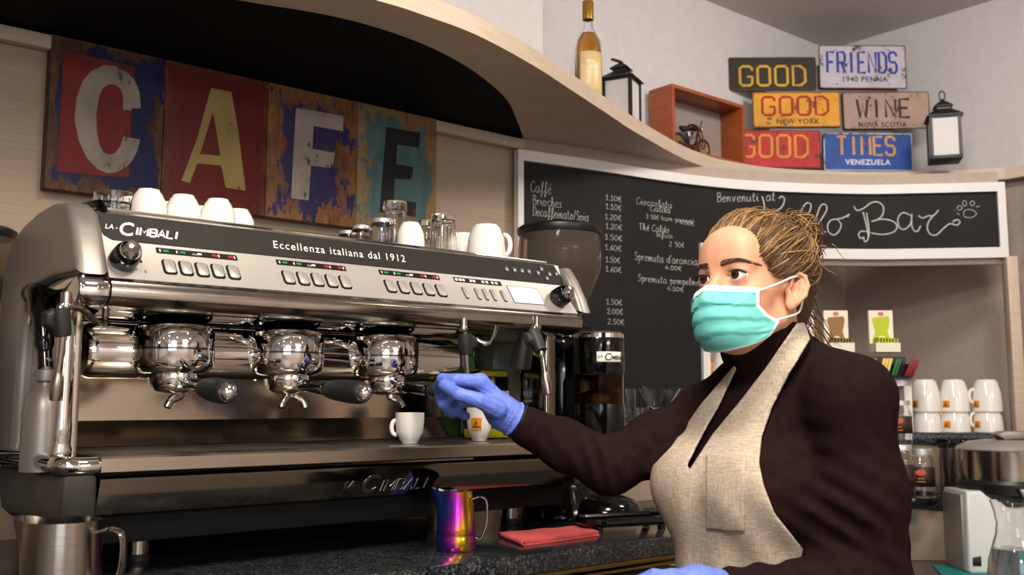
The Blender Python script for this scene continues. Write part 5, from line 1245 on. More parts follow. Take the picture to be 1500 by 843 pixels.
pitcher('milk_pitcher', 'large brushed steel milk pitcher cut by the lower left corner', p3, .107, [(.0475, 0), (.050, .003), (.0495, .04), (.0480, .08), (.0470, .107)], 'pitcher_steel', left, right-.1, .016, .036, 'chrome_soft', .019)

# ---- folded cloth
k1, k2, k3, k4 = [onZ(x, y, CTR) for x, y in ((733, 787), (769, 801), (878, 786), (846, 777))]
m = MB()
def quad_slab(mb, z0, z1, ins, wob=0):
    NX = 14; rows = []
    for i in range(NX+1):
        u = i/NX; a = k1.lerp(k4, u); b_ = k2.lerp(k3, u); rows.append([(a.lerp(b_, v)*1.0) for v in (ins, .25, .5, .75, 1-ins)])
    def zz(i, j): return wob*math.sin(i*1.1+j*1.7)
    top = [[V((p.x, p.y, z1+zz(i, j))) for j, p in enumerate(r)] for i, r in enumerate(rows)]; bot = [[V((p.x, p.y, z0+zz(i, j)*.5)) for j, p in enumerate(r)] for i, r in enumerate(rows)]
    for i in range(NX+1): mb
    ring = [t_ + b_[::-1] for t_, b_ in zip(top, bot)]; mb.grid(ring, closed=True); mb.raw(ring[0], [tuple(range(10))]); mb.raw(ring[-1], [tuple(range(10))])
    bmesh.ops.remove_doubles(mb.bm, verts=mb.bm.verts, dist=1e-6)
cl = thing('cleaning_cloth', 'folded red cleaning cloth lying on the granite counter', 'cloth', (k2.x, k2.y, CTR))
quad_slab(m, CTR+.0004, CTR+.0042, 0); m.build('lower_layer', 'cloth', cl)
m = MB(); quad_slab(m, CTR+.0052, CTR+.0094, .03, .0006); m.build('upper_layer', 'cloth', cl)
fo = []
for j in range(9):
    p = k1.lerp(k2, j/8); fo.append([p+(k1-k4).normalized()*(.0045*math.sin(R(a)))+V((0, 0, .0049+.0045*math.cos(R(a)))) for a in range(0, 181, 30)])
MB().grid(fo).build('fold', 'cloth', cl, solid=.002)

# ---- coffee grinder on demand
gc = at(820, 400, 2.36); GX0, GY0 = gc.x, gc.y
gr = thing('coffee_grinder', 'black coffee grinder with big bean hopper between the machine and the chalkboard', 'coffee grinder', (GX0, GY0, CTR))
G = lambda z: (GX0, GY0, CTR+z)
def gz(y): return CAM_Z+(ray(820, y)*2.36).z-CTR
zl, zh, zk = gz(337), gz(397), gz(478)
MB().lathe([(.088, zl-.012), (.098, zl-.012), (.101, zl-.004), (.100, zl+.004), (.090, zl+.010), (0, zl+.011), (0, zl+.006), (.088, zl+.004)], G(0), 44).build('hopper_lid', 'black', gr, 'black hopper lid')
MB().lathe([(.0955, zl-.012), (.0985, zl-.05), (.098, zh+.010), (.094, zh-.010), (.045, zk+.012), (.042, zk), (.039, zk), (.042, zk+.014), (.0905, zh-.009), (.095, zh+.010), (.0955, zl-.05), (.0925, zl-.012)], G(0), 48, closed=True).build('hopper', 'smoke', gr, 'clear tinted bean hopper')
MB().lathe([(0, zk+.002), (.037, zk+.002), (.0405, zk+.016), (.0885, zh-.010), (.088, zh-.002), (.06, zh+.004), (.03, zh+.008), (0, zh+.009)], G(0), 36).build('coffee_beans', 'beans', gr, 'dark roasted beans', kind='stuff')
m = MB().lathe([(.045, zk+.002), (.072, zk), (.078, zk-.006), (.078, zk-.030), (.070, zk-.034), (0, zk-.034)], G(0), 44)
for k in range(44): a = k*2*math.pi/44; m.box((GX0+.078*math.cos(a), GY0+.078*math.sin(a), CTR+zk-.012), (.004, .004, .018), rz=a)
m.build('grind_collar', 'black', gr, 'ribbed grind setting collar')
for i, s_ in enumerate('23456'):
    a = cam_ang((GX0, GY0))-.62+.23*i; p = V((GX0+.0785*math.cos(a), GY0+.0785*math.sin(a), CTR+zk-.032)); lettering(s_, .011, basis(p, (-math.sin(a), math.cos(a), 0), (0, 0, 1)), gr, 'white_print', 'lettering', .0002, align='CENTER')
MB().lathe([(.0, zk-.034), (.074, zk-.034), (.080, zk-.045), (.082, .30), (.078, .20), (.074, .10), (.080, .06), (.095, .03), (.098, .006), (.094, 0), (0, 0)], G(0), 44).build('housing', 'gloss_black', gr, 'glossy black housing')
DC = at(877, 560, 2.19); dx, dy = DC.x, DC.y; dz = lambda y: CAM_Z+(ray(877, y)*2.19).z
D = (dx, dy, 0); rd = .0565
MB().box(((dx+GX0)/2, (dy+GY0)/2, CTR+.24), (.075, .12, .16), .015, math.atan2(dy-GY0, dx-GX0)+math.pi/2).build('doser_neck', 'black', gr)
ds = MB().lathe([(0, dz(548)), (rd*.97, dz(548)), (rd, dz(545)), (rd, dz(498)), (rd*.97, dz(494)), (rd*.9, dz(492)), (0, dz(492))], D, 40).build('doser_head', 'gloss_black', gr, 'black doser head')
MB().lathe([(rd*.6, dz(488)), (rd*.93, dz(488)), (rd*.99, dz(490)), (rd*.99, dz(496)), (rd*.9, dz(497))], D, 40).lathe([(0, dz(485.5)), (rd*.8, dz(486)), (rd*.93, dz(488.5))], D, 40).build('doser_lid', 'chrome', ds, 'chrome lid rim')
MT['amber'] = glass('brown_tinted_plastic', (.80, .58, .43), .04, 1.06)
MB().lathe([(rd*.97, dz(549)), (rd*.97, dz(592)), (rd*.93, dz(592)), (rd*.93, dz(549))], D, 40, closed=True).build('doser_chamber', 'amber', gr, 'brown tinted chamber')
MB().cyl((dx, dy, dz(592)), (dx, dy, dz(549)), .007).lathe([(.046, dz(592)), (.046, dz(578)), (.02, dz(572)), (.007, dz(570))], D, 24).build('ground_coffee', 'beans', gr, 'ground coffee around the spindle', kind='stuff')
MB().lathe([(0, dz(592)), (rd*.99, dz(592)), (rd, dz(596)), (rd, dz(618)), (rd*.92, dz(640)), (rd*.5, dz(655)), (0, dz(655))], D, 40).build('doser_base', 'gloss_black', gr, 'black doser base')
bd = V((-FW.x, -FW.y, 0)).normalized()
ba = cam_ang(D)+.46; br = rd+.0012
rows = [[V((dx+br*math.cos(ba+q*.088), dy+br*math.sin(ba+q*.088), z)) for q in range(-6, 7)] for z in (dz(532), dz(529), dz(520), dz(517))]
bg = MB().grid(rows).build('badge', 'white_print', ds, 'white name badge', solid=.0012)
p = V((dx+(br+.001)*math.cos(ba), dy+(br+.001)*math.sin(ba), dz(529.5))); bm_ = basis(p, (-math.sin(ba), math.cos(ba), 0), (0, 0, 1))
def curved(o, parent, rr):
    for v_ in o.data.vertices:
        w_ = v_.co+V(parent)
    return o
def wrap_text(s_, size, x0, z0, r_, a0, par, rootobj, shear, off, mat):
    o = lettering(s_, size, Matrix.Identity(4), None, mat, 'lettering', .0002, shear, off)
    me = o.data
    for v_ in me.vertices:
        a = a0+(x0+v_.co.x)/r_; rr = r_+v_.co.z; v_.co = V((dx+rr*math.cos(a), dy+rr*math.sin(a), z0+v_.co.y))
    mw = ROOT[par.name]; me.transform(mw.inverted()); o.parent = par; ROOT[o.name] = mw; return o
wrap_text('C', .022, -.016, dz(529.5), br+.0012, ba, bg, gr, .25, .0002, 'dark_print'); wrap_text('IMBALI', .0125, -.001, dz(528.5), br+.0012, ba, bg, gr, .28, .0002, 'dark_print'); wrap_text('LA', .0085, -.0285, dz(526), br+.0012, ba, bg, gr, .28, .0001, 'dark_print')
# tamping tray in front of the grinder
tr_c = onZ(918, 778, CTR); m = MB()
gfoot = MB().lathe([(0, .058), (.03, .056), (.062, .044), (.075, .030), (.078, .018), (.076, .014), (0, .014)], (dx+.075, dy+.055, CTR), 40).build('front_base', 'gloss_black', gr, 'glossy rounded front base')
kt = thing('tamping_tray', 'black plastic dosing tray with little feet at the front of the grinder', 'tray', (tr_c.x, tr_c.y, CTR))
a_, b_ = onZ(862, 783, CTR), onZ(982, 776, CTR); ax_ = (b_-a_); L = ax_.length; mm = basis((a_+b_)/2+V((0, 0, 0))+V((.0, .0, 0)), ax_, V((0, 0, 1)).cross(ax_)); mm = Matrix.Translation(V((.012, .03, .012))) @ mm
m = MB().prism(rrect(L, .090, .03, 6), .004, mm)
ring = [mm @ V((x, y, .010)) for x, y in rrect(L, .090, .03, 6)]; m.tube(ring, .0085, 10, closed=True)
m.build('tray', 'gloss_black', kt)
for q in ((-L*.38, -.03), (L*.38, -.03), (-L*.38, .03), (L*.38, .03)): p = mm @ V((*q, 0)); MB().cyl((p.x, p.y, CTR+.0003), (p.x, p.y, CTR+.013), .008).build('foot', 'black', kt)
# second grinder beyond the left end of the machine
g2p = at(-44, 340, 1.86); g2 = dup(gr, (g2p.x, g2p.y, CTR), R(-90), 'black coffee grinder cut by the left edge behind the machine end'); g2.scale = (.80, .80, .865)

# ================================================================ THINGS ON THE HANGING SHELF
SH = 1.9402
bp_ = at(862, 100, 2.70); b0 = V((bp_.x, bp_.y, SH))
bo = thing('liquor_bottle', 'amber liquor bottle with gold cap and cream label on the hanging shelf', 'bottle', tuple(b0))
MB().lathe([(0, 0), (.034, 0), (.0365, .004), (.0365, .165), (.033, .188), (.020, .212), (.0135, .224), (.0125, .262), (.0145, .264), (.0145, .270), (.011, .270), (.010, .225), (.018, .210), (.030, .187), (.0335, .164), (.0335, .008), (0, .006)], b0, 36).build('glass_body', 'glass', bo)
MB().lathe([(0, .0085), (.0325, .0085), (.0328, .163), (.0292, .186), (.0175, .2085), (0, .2085)], b0, 36).build('liquor', M('amber_liquor', (.78, .33, .04), .03, 0, .5, Transmission_Weight=.9, IOR=1.36), bo, 'amber liquor')
MB().lathe([(0, .300), (.0145, .300), (.0155, .298), (.0155, .248), (.0140, .248), (.0140, .262), (0, .262)], b0, 28).build('cap', M('gold_cap', '#b98a34', .3, .8), bo, 'gold cap')
ba = cam_ang(b0)+.30; br = .0369
rows = [[V((b0.x+br*math.cos(ba+q*.14), b0.y+br*math.sin(ba+q*.14), SH+z)) for q in range(-7, 8)] for z in (.022, .07, .11, .150)]
lb = MB().grid(rows).build('label', speckle('cream_gold_label', [(.4, '#cdb27a'), (.6, '#dcc79a')], 20, .4), bo, 'cream label', solid=.0006)
m = MB()
for z, a0, a1 in ((.120, -.5, .1), (.104, -.3, .2)): m.tube(spline([V((b0.x+(br+.0008)*math.cos(ba+a0+(a1-a0)*k/6), b0.y+(br+.0008)*math.sin(ba+a0+(a1-a0)*k/6), SH+z+.006*math.sin(k*2.4))) for k in range(7)], 4), .0011, 5)
m.build('label_script', 'white_print', lb, 'pale script', kind='stuff')
def lantern(c, w_, h, rz, lab, ring_up):
    t = thing('lantern', lab, 'lantern', tuple(c), rz); c = V(c); T = Matrix.Translation(c) @ Matrix.Rotation(rz, 4, 'Z'); a = w_/2
    MB().box((0, 0, .006), (w_, w_, .012), .002, m=T).build('base', 'lantern', t)
    m = MB()
    for sx in (-1, 1):
        for sy in (-1, 1): m.box((sx*(a-.005), sy*(a-.005), h*.33+.006), (.009, .009, h*.66-.012), m=T)
    m.box((0, 0, h*.655), (w_, w_, .008), m=T); m.build('frame', 'lantern', t)
    for k in range(4):
        MB().box((0, -a+.006, h*.33+.006), (w_-.018, .002, h*.64-.010), m=T @ Matrix.Rotation(k*math.pi/2, 4, 'Z')).build('pane', 'frosted', t, 'frosted pane')
    m = MB()
    def pyr(r0, z0, r1, z1):
        q = [T @ V((sx*r0, sy*r0, z0)) for sx, sy in ((-1, -1), (1, -1), (1, 1), (-1, 1))]+[T @ V((sx*r1, sy*r1, z1)) for sx, sy in ((-1, -1), (1, -1), (1, 1), (-1, 1))]
        m.raw(q, [(3, 2, 1, 0), (4, 5, 6, 7)]+[(i, (i+1) % 4, (i+1) % 4+4, i+4) for i in range(4)])
    pyr(a*1.14, h*.66, a*1.14, h*.675); pyr(a*1.14, h*.675, a*.50, h*.79); pyr(a*.42, h*.79, a*.42, h*.84); pyr(a*.60, h*.84, a*.60, h*.848); pyr(a*.60, h*.848, a*.10, h*.95)
    m.build('roof', 'lantern', t)
    e = T @ V((0, 0, h*.96)); rr = h*.075
    if ring_up: pts = [T @ V((0, 0, h*.95)) + V((RT.x, RT.y, 0))*(rr*.62*math.sin(q)) + V((0, 0, rr-rr*math.cos(q))) for q in [k*.393 for k in range(16)]]
    else: pts = [T @ V((0, 0, h*.965)) + (-RT*1.0+V((0, 0, .28)))*(rr*(1-math.cos(q))) + FW*(rr*.7*math.sin(q)) for q in [k*.393 for k in range(16)]]
    MB().ball(T @ V((0, 0, h*.955)), h*.028, 12).build('knob', 'lantern', t)
    MB().tube(pts, .0022, 8, closed=True).build('carry_ring', 'lantern', t); return t
lp = at(911, 160, 2.84); lantern((lp.x, lp.y, SH), .088, .190, R(24), 'black lantern next to the liquor bottle on the hanging shelf', False)
lp = at(1384.5, 236, 3.27); lantern((lp.x, lp.y, SH), .096, .215, R(-56), 'black lantern with upright ring right of the number plates', True)
lantern((3.345, 1.315, 1.7285), .085, .19, R(20), 'black lantern on the short side shelf at the right edge', True)
# wooden display box with a toy motorcycle
X0, X1, Y0, Y1, Z1_ = 2.335, 2.70, 2.006, 2.104, 2.150
wb = thing('display_box', 'open reddish wooden display box on the hanging shelf holding a toy motorcycle', 'box', ((X0+X1)/2, (Y0+Y1)/2, SH))
th = .012
for c, s_ in ((((X0+X1)/2, (Y0+Y1)/2, SH+th/2), (X1-X0, Y1-Y0, th)), (((X0+X1)/2, (Y0+Y1)/2, Z1_-th/2), (X1-X0, Y1-Y0, th)), ((X0+th/2, (Y0+Y1)/2, (SH+Z1_)/2), (th, Y1-Y0, Z1_-SH-2*th)), ((X1-th/2, (Y0+Y1)/2, (SH+Z1_)/2), (th, Y1-Y0, Z1_-SH-2*th))):
    MB().box(c, s_, .001).build('side_board', 'mahogany', wb)
MB().box(((X0+X1)/2, Y1-.003, (SH+Z1_)/2), (X1-X0-2*th, .006, Z1_-SH-2*th)).build('back_board', M('grey_back_board', '#8d827c', .6), wb, 'grey back board')
mcx, mcy, mz = 2.475, 2.052, SH+th+.0004
mc = thing('toy_motorcycle', 'dark model motorcycle with gold wheels inside the wooden box', 'toy motorcycle', (mcx, mcy, mz))
MT['gold_wheel'] = M('gold_wheel', '#b8935a', .35, .6); MT['dark_metal'] = M('dark_metal', '#2a2a2c', .3, .7); MT['exhaust'] = M('bronze_pipe', '#8a4e2e', .3, .8)
for x in (-.062, .064):
    c = V((mcx+x, mcy, mz+.032)); wl = MB().tube([c+V((.027*math.cos(q), 0, .027*math.sin(q))) for q in [k*.2618 for k in range(24)]], .0048, 10, closed=True).build('wheel', 'rubber', mc, 'black tyre')
    m = MB().tube([c+V((.021*math.cos(q), 0, .021*math.sin(q))) for q in [k*.2618 for k in range(24)]], .0018, 6, closed=True).cyl(c-V((0, .006, 0)), c+V((0, .006, 0)), .005)
    for k in range(10): m.tube([c, c+V((.021*math.cos(k*.628), 0, .021*math.sin(k*.628)))], .0009, 5)
    m.build('wheel_spokes', 'gold_wheel', wl, 'gold rim and spokes')
P = lambda x, z, y=0: V((mcx+x, mcy+y, mz+z))
MB().tube(spline([P(-.064, .032, .007), P(-.03, .045, .006), P(.0, .082, .0), P(.030, .088, 0)], 4), .003, 8).tube([P(-.03, .045), P(-.005, .03), P(.025, .035), P(.035, .08)], .003, 8).build('frame', 'dark_metal', mc)
MB().box(P(.0, .045), (.036, .020, .03), .004).cyl(P(.006, .05), P(.016, .076), .010).cyl(P(-.006, .05), P(-.014, .074), .010).build('engine', 'chrome_soft', mc)
MB().ball(P(.014, .092), (.026, .011, .012), 16).build('fuel_tank', 'dark_metal', mc); MB().tube([P(-.052, .082), P(-.035, .080), P(-.012, .086)], [.006, .010, .008], 10).build('seat', 'rubber', mc)
MB().tube([P(.064, .032, -.007), P(.042, .098, -.006)], .0028, 8).tube([P(.064, .032, .007), P(.042, .098, .006)], .0028, 8).build('fork', 'exhaust', mc)
MB().tube(spline([P(.022, .112, -.028), P(.036, .106, -.014), P(.040, .100, 0), P(.036, .106, .014), P(.022, .112, .028)], 4), .002, 6).build('handlebar', 'chrome', mc); MB().ball(P(.052, .092), (.008, .009, .009), 12).build('headlight', 'chrome', mc)
MB().tube(spline([P(.02, .045, -.012), P(.0, .022, -.014), P(-.04, .022, -.015), P(-.075, .028, -.016)], 4), .0042, 8).build('exhaust_pipe', 'exhaust', mc)
# number-plate sign across the corner
PO = at(1215, 160, 3.5); PM_ = basis(PO, RT, (0, 0, 1)); pn = PM_.to_3x3() @ V((0, 0, 1))
def on_plate(px, py):
    d = ray(px, py); k = (PO-CO).dot(pn)/d.dot(pn); q = PM_.inverted() @ (CO+d*k); return q.x, q.y
ws_ = thing('plate_sign', 'wall sign of six old number plates reading good friends good wine good times', 'sign', tuple(PM_ @ V((0, on_plate(1215, 250)[1], 0))))
def plate(cx, cy, w_, h_, ang, bg, rim, off, words, label, rivet='#2a2320'):
    x, y = on_plate(cx, cy); k = 3.5/CAM_F; W, H = w_*k, h_*k; T = PM_ @ Matrix.Translation((x, y, off)) @ Matrix.Rotation(R(ang), 4, 'Z')
    o = MB().prism(rrect(W, H, .008, 4), .003, T, .0008).build('plate', chipped('worn_'+label.split()[0]+'_rim', rim, '#3a2820', .42), ws_, label)
    MB().prism(rrect(W-.008, H-.008, .006, 4), .0008, T @ Matrix.Translation((0, 0, .0028))).build('field', chipped('worn_'+label.split()[0]+'_field', bg, '#4a3428', .40, (40, 40, 40)), o, label+' field')
    m = MB()
    for q in ((-.3, .38), (.3, .38), (-.3, -.40), (.3, -.40)): m.prism(rrect(.006, .003, .001, 2), .0006, T @ Matrix.Translation((q[0]*W, q[1]*H, .0036)))
    m.build('bolt_slot', M('slot', rivet, .8), o)
    for (s_, px, py, pw, ph, colr, kind) in words:
        dx0, dy0 = (px-cx)*k, (cy-py)*k; mt = chipped('letter_'+s_[:2]+label.split()[0], colr, bg, .30, (70, 70, 70)); ww, hh = pw*k, ph*k
        if kind == 's':
            m = MB(); n_ = len(s_); adv = ww/n_
            for i, ch in enumerate(s_):
                for st in BLK[ch].split('|'):
                    pts = [tuple(float(z) for z in q.split(',')) for q in st.split()]
                    closed = pts[0] == pts[-1]; pts = pts[:-1] if closed else pts
                    m.tube([T @ V((dx0-ww/2+adv*(i+.12)+p[0]/4.2*adv*.76, dy0-hh/2+p[1]/7*hh, .0036)) for p in pts], .0047, 8, closed=closed, flat=tuple(pn))
            m.build('lettering', mt, o, s_+' in raised letters', ang=60)
        else:
            lt = lettering(s_, hh*1.38, T @ Matrix.Translation((dx0, dy0-hh/2, .0037)), o, mt, 'lettering', .0004, 0, .0006, 'CENTER', 1.0, 1.12)
            cw_ = max(v_.co.x for v_ in lt.data.vertices)-min(v_.co.x for v_ in lt.data.vertices)
    return o
MB().prism([on_plate(*q) for q in ((1120, 100), (1300, 90), (1325, 160), (1290, 225), (1130, 225))], .002, PM_ @ Matrix.Translation((0, 0, -.004))).build('backing', 'dark_block', ws_, 'dark backing board')
plate(1131, 108.5, 129, 50, .3, '#26231c', '#5a3a24', .002, [('GOOD', 1131, 112, 104, 29, '#d0a236', 's')], 'black plate')
plate(1262, 99.5, 128, 66, -.3, '#b9b2c0', '#6a4a38', .008, [('FRIENDS', 1261, 93, 106, 31, '#31409a', 's'), ('1940 PENNA', 1264, 118, 60, 8, '#3a3a44', 'f')], 'pale plate')
plate(1166, 161.5, 128, 53, .4, '#dc9c2c', '#8a5a2a', .004, [('GOOD', 1164, 156, 104, 27, '#a82c24', 's'), ('NEW YORK', 1167, 179, 60, 8, '#4a3a2c', 'f')], 'yellow plate')
plate(1297, 163, 127, 56, .6, '#a78d80', '#5a4034', .006, [('WINE', 1293, 160, 82, 27, '#2e2826', 's'), ('NOVA SCOTIA', 1290, 184, 76, 7, '#3e3430', 'f')], 'grey-brown plate')
plate(1137, 219, 128, 56, -.5, '#bb2c30', '#8a2a26', .005, [('GOOD', 1134, 215, 104, 32, '#dc9a3c', 's')], 'red plate')
plate(1270, 224, 129, 56, -.4, '#2a50a0', '#b8c0d0', .009, [('TIMES', 1267, 215, 88, 27, '#d09a54', 's'), ('VENEZUELA', 1269, 239, 68, 8, '#d8dce8', 'f')], 'blue plate')

# ================================================================ THINGS IN THE CORNER NICHE
AZ, BZ, CZ = A_Z+.0003, B_Z+.0003, C_Z+.0003
def on_step(px, py, z): p = onZ(px, py, z); return V((p.x, p.y, z))
# big cups stacked upside down in pairs
CP = {}
for i, (px, D_, ha, h2, nm) in enumerate(((1356, 3.17, R(0), None, 'left'), (1398, 3.17, None, None, 'middle'), (1446, 3.17, R(170), R(170), 'right'))):
    b = at(px, 600, D_); lo_, up_ = V((b.x, b.y, AZ)), V((b.x, b.y, AZ+.0635))
    la = {'left': 'left', 'middle': 'middle', 'right': 'right'}[nm]
    ang_l = {'left': right, 'middle': None, 'right': left}[nm]; ang_u = {'left': None, 'middle': None, 'right': left}[nm]
    for lev, c, an in (('lower', lo_, ang_l), ('upper', up_, ang_u)):
        t = cup('cappuccino_cup', 'white cup with orange label, %s of the %s stacked pair in the niche' % (lev, la) if not (nm == 'left' and lev == 'lower') else 'white cup with handle and no label, lower one of the left stacked pair', c, .100 if lev == 'upper' else .078, .0455, .034, an, True, 'stacked cups in the niche', .021)
        if not (nm == 'left' and lev == 'lower'): label_patch(t, c, .0455, .0440, .012, .034, cam_ang(c)-(.75 if nm != 'middle' else .55), .26)
# tea boxes
def tea_box(px, D_, colr, lab, w_=.075, h=.132):
    p = at(px, 500, D_); c = V((p.x, p.y, CAM_Z+(ray(px, 516)*D_).z)); t = thing('tea_box', lab, 'box', tuple(c)); T = basis(c, RT, (0, 0, 1)); a = w_/2
    MB().prism([(-a, 0), (a, 0), (a, h), (-a, h)], .012, T @ Matrix.Translation((0, 0, -.06))).build('back_panel', 'paper', t)
    MB().box((0, .014, -.025), (w_, .028, .06), m=T).build('tray', 'paper', t)
    f = MB().prism([(-a*.62, .128*h/.132*.86), (a*.62, h*.86), (a*.74, h*.78), (a*.52, h*.5), (a*.74, h*.26), (-a*.74, h*.26), (-a*.52, h*.5), (-a*.74, h*.78)], .0008, T @ Matrix.Translation((0, 0, -.048))).build('picture', colr, t, 'coloured cup picture')
    MB().lathe([(0, .0016), (.012, .0014), (.012, 0), (0, 0)], (0, 0, 0), 20, T @ Matrix.Translation((0, h*.33, -.0475)) @ Matrix.Diagonal((1, .7, 1, 1))).build('seal', 'paper', f, 'cream oval seal')
    MB().lathe([(0, .0014), (.009, .0012), (.009, 0), (0, 0)], (0, 0, 0), 20, T @ Matrix.Translation((0, h*.92, -.0475)) @ Matrix.Diagonal((1, .7, 1, 1))).build('emblem', M('red_mark', '#d86a58', .6), t, 'red mark')
    m = MB()
    for k in range(7): m.box((-a*.74+a*1.48*k/6, .026, -.02), (.0035, .034, .045), m=T @ Matrix.Rotation(R(-4), 4, 'Z'))
    m.build('sachets', colr, t, 'sachets in the box', kind='stuff'); return t
BR, GN, PK = M('brown_print', '#8f6a3c', .6), M('lime_print', '#b6c41e', .6), M('pink_print', '#c28ab8', .6)
tea_box(1233, 3.08, BR, 'brown and cream tea box right of the head of the barista')
tea_box(1300, 3.08, GN, 'lime green and cream tea box above the tea sachets')
tea_box(1182, 3.08, PK, 'pink and cream tea box half hidden by the falling hair')
# display stand with sachets
sp0 = at(1262, 560, 2.98); tz = CAM_Z+(ray(1262, 556)*2.98).z
ts = thing('tea_stand', 'white stand with black sloping tray for tea sachets on the upper granite shelf', 'stand', (sp0.x, sp0.y, AZ)); T = basis((sp0.x, sp0.y, 0), RT, (0, 0, 1))
m = MB()
for x in (-.150, .135): m.box((x, (AZ+tz)/2, -.04), (.022, tz-AZ-.002, .09), m=T)
m.box((-.008, tz-.010, -.04), (.31, .020, .09), m=T); m.build('frame', 'white_frame', ts)
m = MB().prism([(-.16, tz), (.145, tz), (.167, tz+.045), (-.18, tz+.045)], .004, T @ Matrix.Translation((0, 0, .012))).prism([(-.16, tz), (.145, tz), (.150, tz+.008), (-.165, tz+.008)], .09, T @ Matrix.Translation((0, 0, -.078)))
m.prism([(-.17, tz), (.155, tz), (.167, tz+.07), (-.18, tz+.07)], .004, T @ Matrix.Translation((0, 0, -.082))).build('tray', 'black', ts, 'black sloping tray')
for px, n_, cl_, nm, lean in ((1232, 5, '#7a4e22', 'brown', 8), (1252, 3, '#1c1c1c', 'black', 10), (1268, 5, '#c8423a', 'red', 14), (1289, 6, '#dfc868', 'yellow', 16), (1303, 3, '#1c6a34', 'green', 20), (1325, 5, '#8f1420', 'dark red', 24)):
    mt = M(nm.replace(' ', '_')+'_sachet', cl_, .5); d = None
    for k in range(n_):
        off = (px-1262)*2.98/CAM_F+(k-(n_-1)/2)*.0049
        lc = V((sp0.x, sp0.y, tz+.0085))+RT*off-V((FW.x, FW.y, 0))*(.030-.004*(k % 2)); la = '%s tea sachet in the black tray of the white stand' % nm
        if d is None:
            d = tag(MB().box((0, 0, .027), (.0046, .058, .052), .001).build('tea_sachet', mt), la, 'tea sachet', nm+' tea sachets'); d0 = d
        else:
            d = d0.copy(); col.objects.link(d)
        d.location = lc; d.rotation_euler = (0, R(lean), math.atan2(RT.y, RT.x)-R(18))
# jars of instant coffee
def coffee_jar(c, lab, fill, r=.039, h=.140):
    t = thing('coffee_jar', lab, 'jar', tuple(c)); c = V(c)
    MB().lathe([(0, 0), (r*.92, 0), (r, .006), (r, h*.66), (r*.93, h*.78), (r*.80, h*.84), (r*.80, h*.90), (r*.75, h*.90), (r*.75, h*.84), (r*.88, h*.77), (r*.94, h*.65), (r*.94, .008), (0, .007)], c, 36).build('body', 'glass', t)
    MB().lathe([(0, h), (r*.84, h), (r*.88, h*.985), (r*.88, h*.89), (r*.82, h*.89), (r*.82, h*.96), (0, h*.96)], c, 36).build('lid', 'lid_metal', t, 'pale metal lid')
    MB().lathe([(0, .008), (r*.925, .009), (r*.925, h*fill), (0, h*fill+.004)], c, 28).build('coffee_granules', speckle('granules', [(.4, '#8a6436'), (.6, '#c2a068')], 300, .8), t, 'coffee granules', kind='stuff')
    ca = cam_ang(c)
    rows = [[V((c.x+(r+.0007)*math.cos(ca+q*.11), c.y+(r+.0007)*math.sin(ca+q*.11), c.z+z)) for q in range(-11, 12)] for z in (h*.24, h*.45, h*.64)]
    lb = MB().grid(rows).build('label', M('maroon_label', '#2f1a1c', .45), t, 'dark maroon label', solid=.0006)
    q_ = basis((c.x+(r+.0016)*math.cos(ca), c.y+(r+.0016)*math.sin(ca), c.z+h*.53), (-math.sin(ca), math.cos(ca), 0), (0, 0, 1))
    MB().lathe([(0, .0006), (.014, .0004), (.0145, 0), (0, 0)], (0, 0, 0), 24, q_ @ Matrix.Diagonal((1, .55, 1, 1))).build('label_oval', M('red_oval', '#c8522e', .5), lb, 'red oval badge')
    m = MB()
    for k, (z, w_) in enumerate(((-.017, .018), (-.026, .024))): m.box((0, z, .0004), (w_, .0016, .0006), m=q_)
    m.build('label_print', 'orange', lb, 'small illegible print', kind='stuff'); return t
pj1 = at(1349, 700, 2.92); coffee_jar((pj1.x, pj1.y, BZ), 'coffee jar with dark label standing alone on the lower granite shelf', .14)
pj2 = at(1319, 700, 2.84); coffee_jar((pj2.x, pj2.y, BZ), 'coffee jar with white lid under another jar beside the barista arm', .5, .039, .158)
coffee_jar((pj2.x, pj2.y, BZ+.1585), 'coffee jar with dark label standing on top of another jar', .10, .039, .122)
for px, D_, lab in ((1391, 3.03, 'clear glass upside down behind the juicer, nearer one'), (1411, 3.07, 'clear glass upside down behind the juicer, partly hidden one')):
    p = at(px, 700, D_); tumbler('glass_tumbler', lab, V((p.x, p.y, BZ)), .165, .033, .030)
# citrus juicer
j0 = at(1478, 828, 2.78); j = thing('citrus_juicer', 'white citrus juicer with steel bowl and lever lid at the right edge', 'juicer', (j0.x, j0.y, CZ)); T = basis((j0.x, j0.y, CZ), RT, (0, 0, 1)) @ Matrix(((1, 0, 0, 0), (0, 0, 1, 0), (0, -1, 0, 0), (0, 0, 0, 1))) 
T = Matrix.Translation((j0.x, j0.y, CZ)) @ Matrix(((RT.x, FW.x/V((FW.x, FW.y)).length, 0, 0), (RT.y, FW.y/V((FW.x, FW.y)).length, 0, 0), (0, 0, 1, 0), (0, 0, 0, 1)))
k = 2.78/CAM_F; jz = lambda y: (CAM_Z+(ray(1478, y)*2.78).z)-CZ; jx = lambda x: (x-1478)*k
XZ = Matrix(((1, 0, 0, 0), (0, 0, -1, 0), (0, 1, 0, 0), (0, 0, 0, 1)))
side = [(jx(1404), 0), (jx(1540), 0), (jx(1552), .02), (jx(1548), jz(735)), (jx(1500), jz(733)), (jx(1470), jz(735)), (jx(1440), jz(727)), (jx(1424), jz(717)), (jx(1402), jz(718)), (jx(1400), .01)]
MB().prism(side, .15, T @ Matrix.Translation((0, .07, 0)) @ XZ, .010, 3).build('body', M('white_plastic', '#d6d8d8', .35), j, 'white plastic body', ang=50)
MB().prism([(jx(1398), .012), (jx(1404), .004), (jx(1404), jz(722)), (jx(1398), jz(724))], .12, T @ Matrix.Translation((0, .06, 0)) @ XZ, .002).build('side_plate', 'side', j, 'grey side plate')
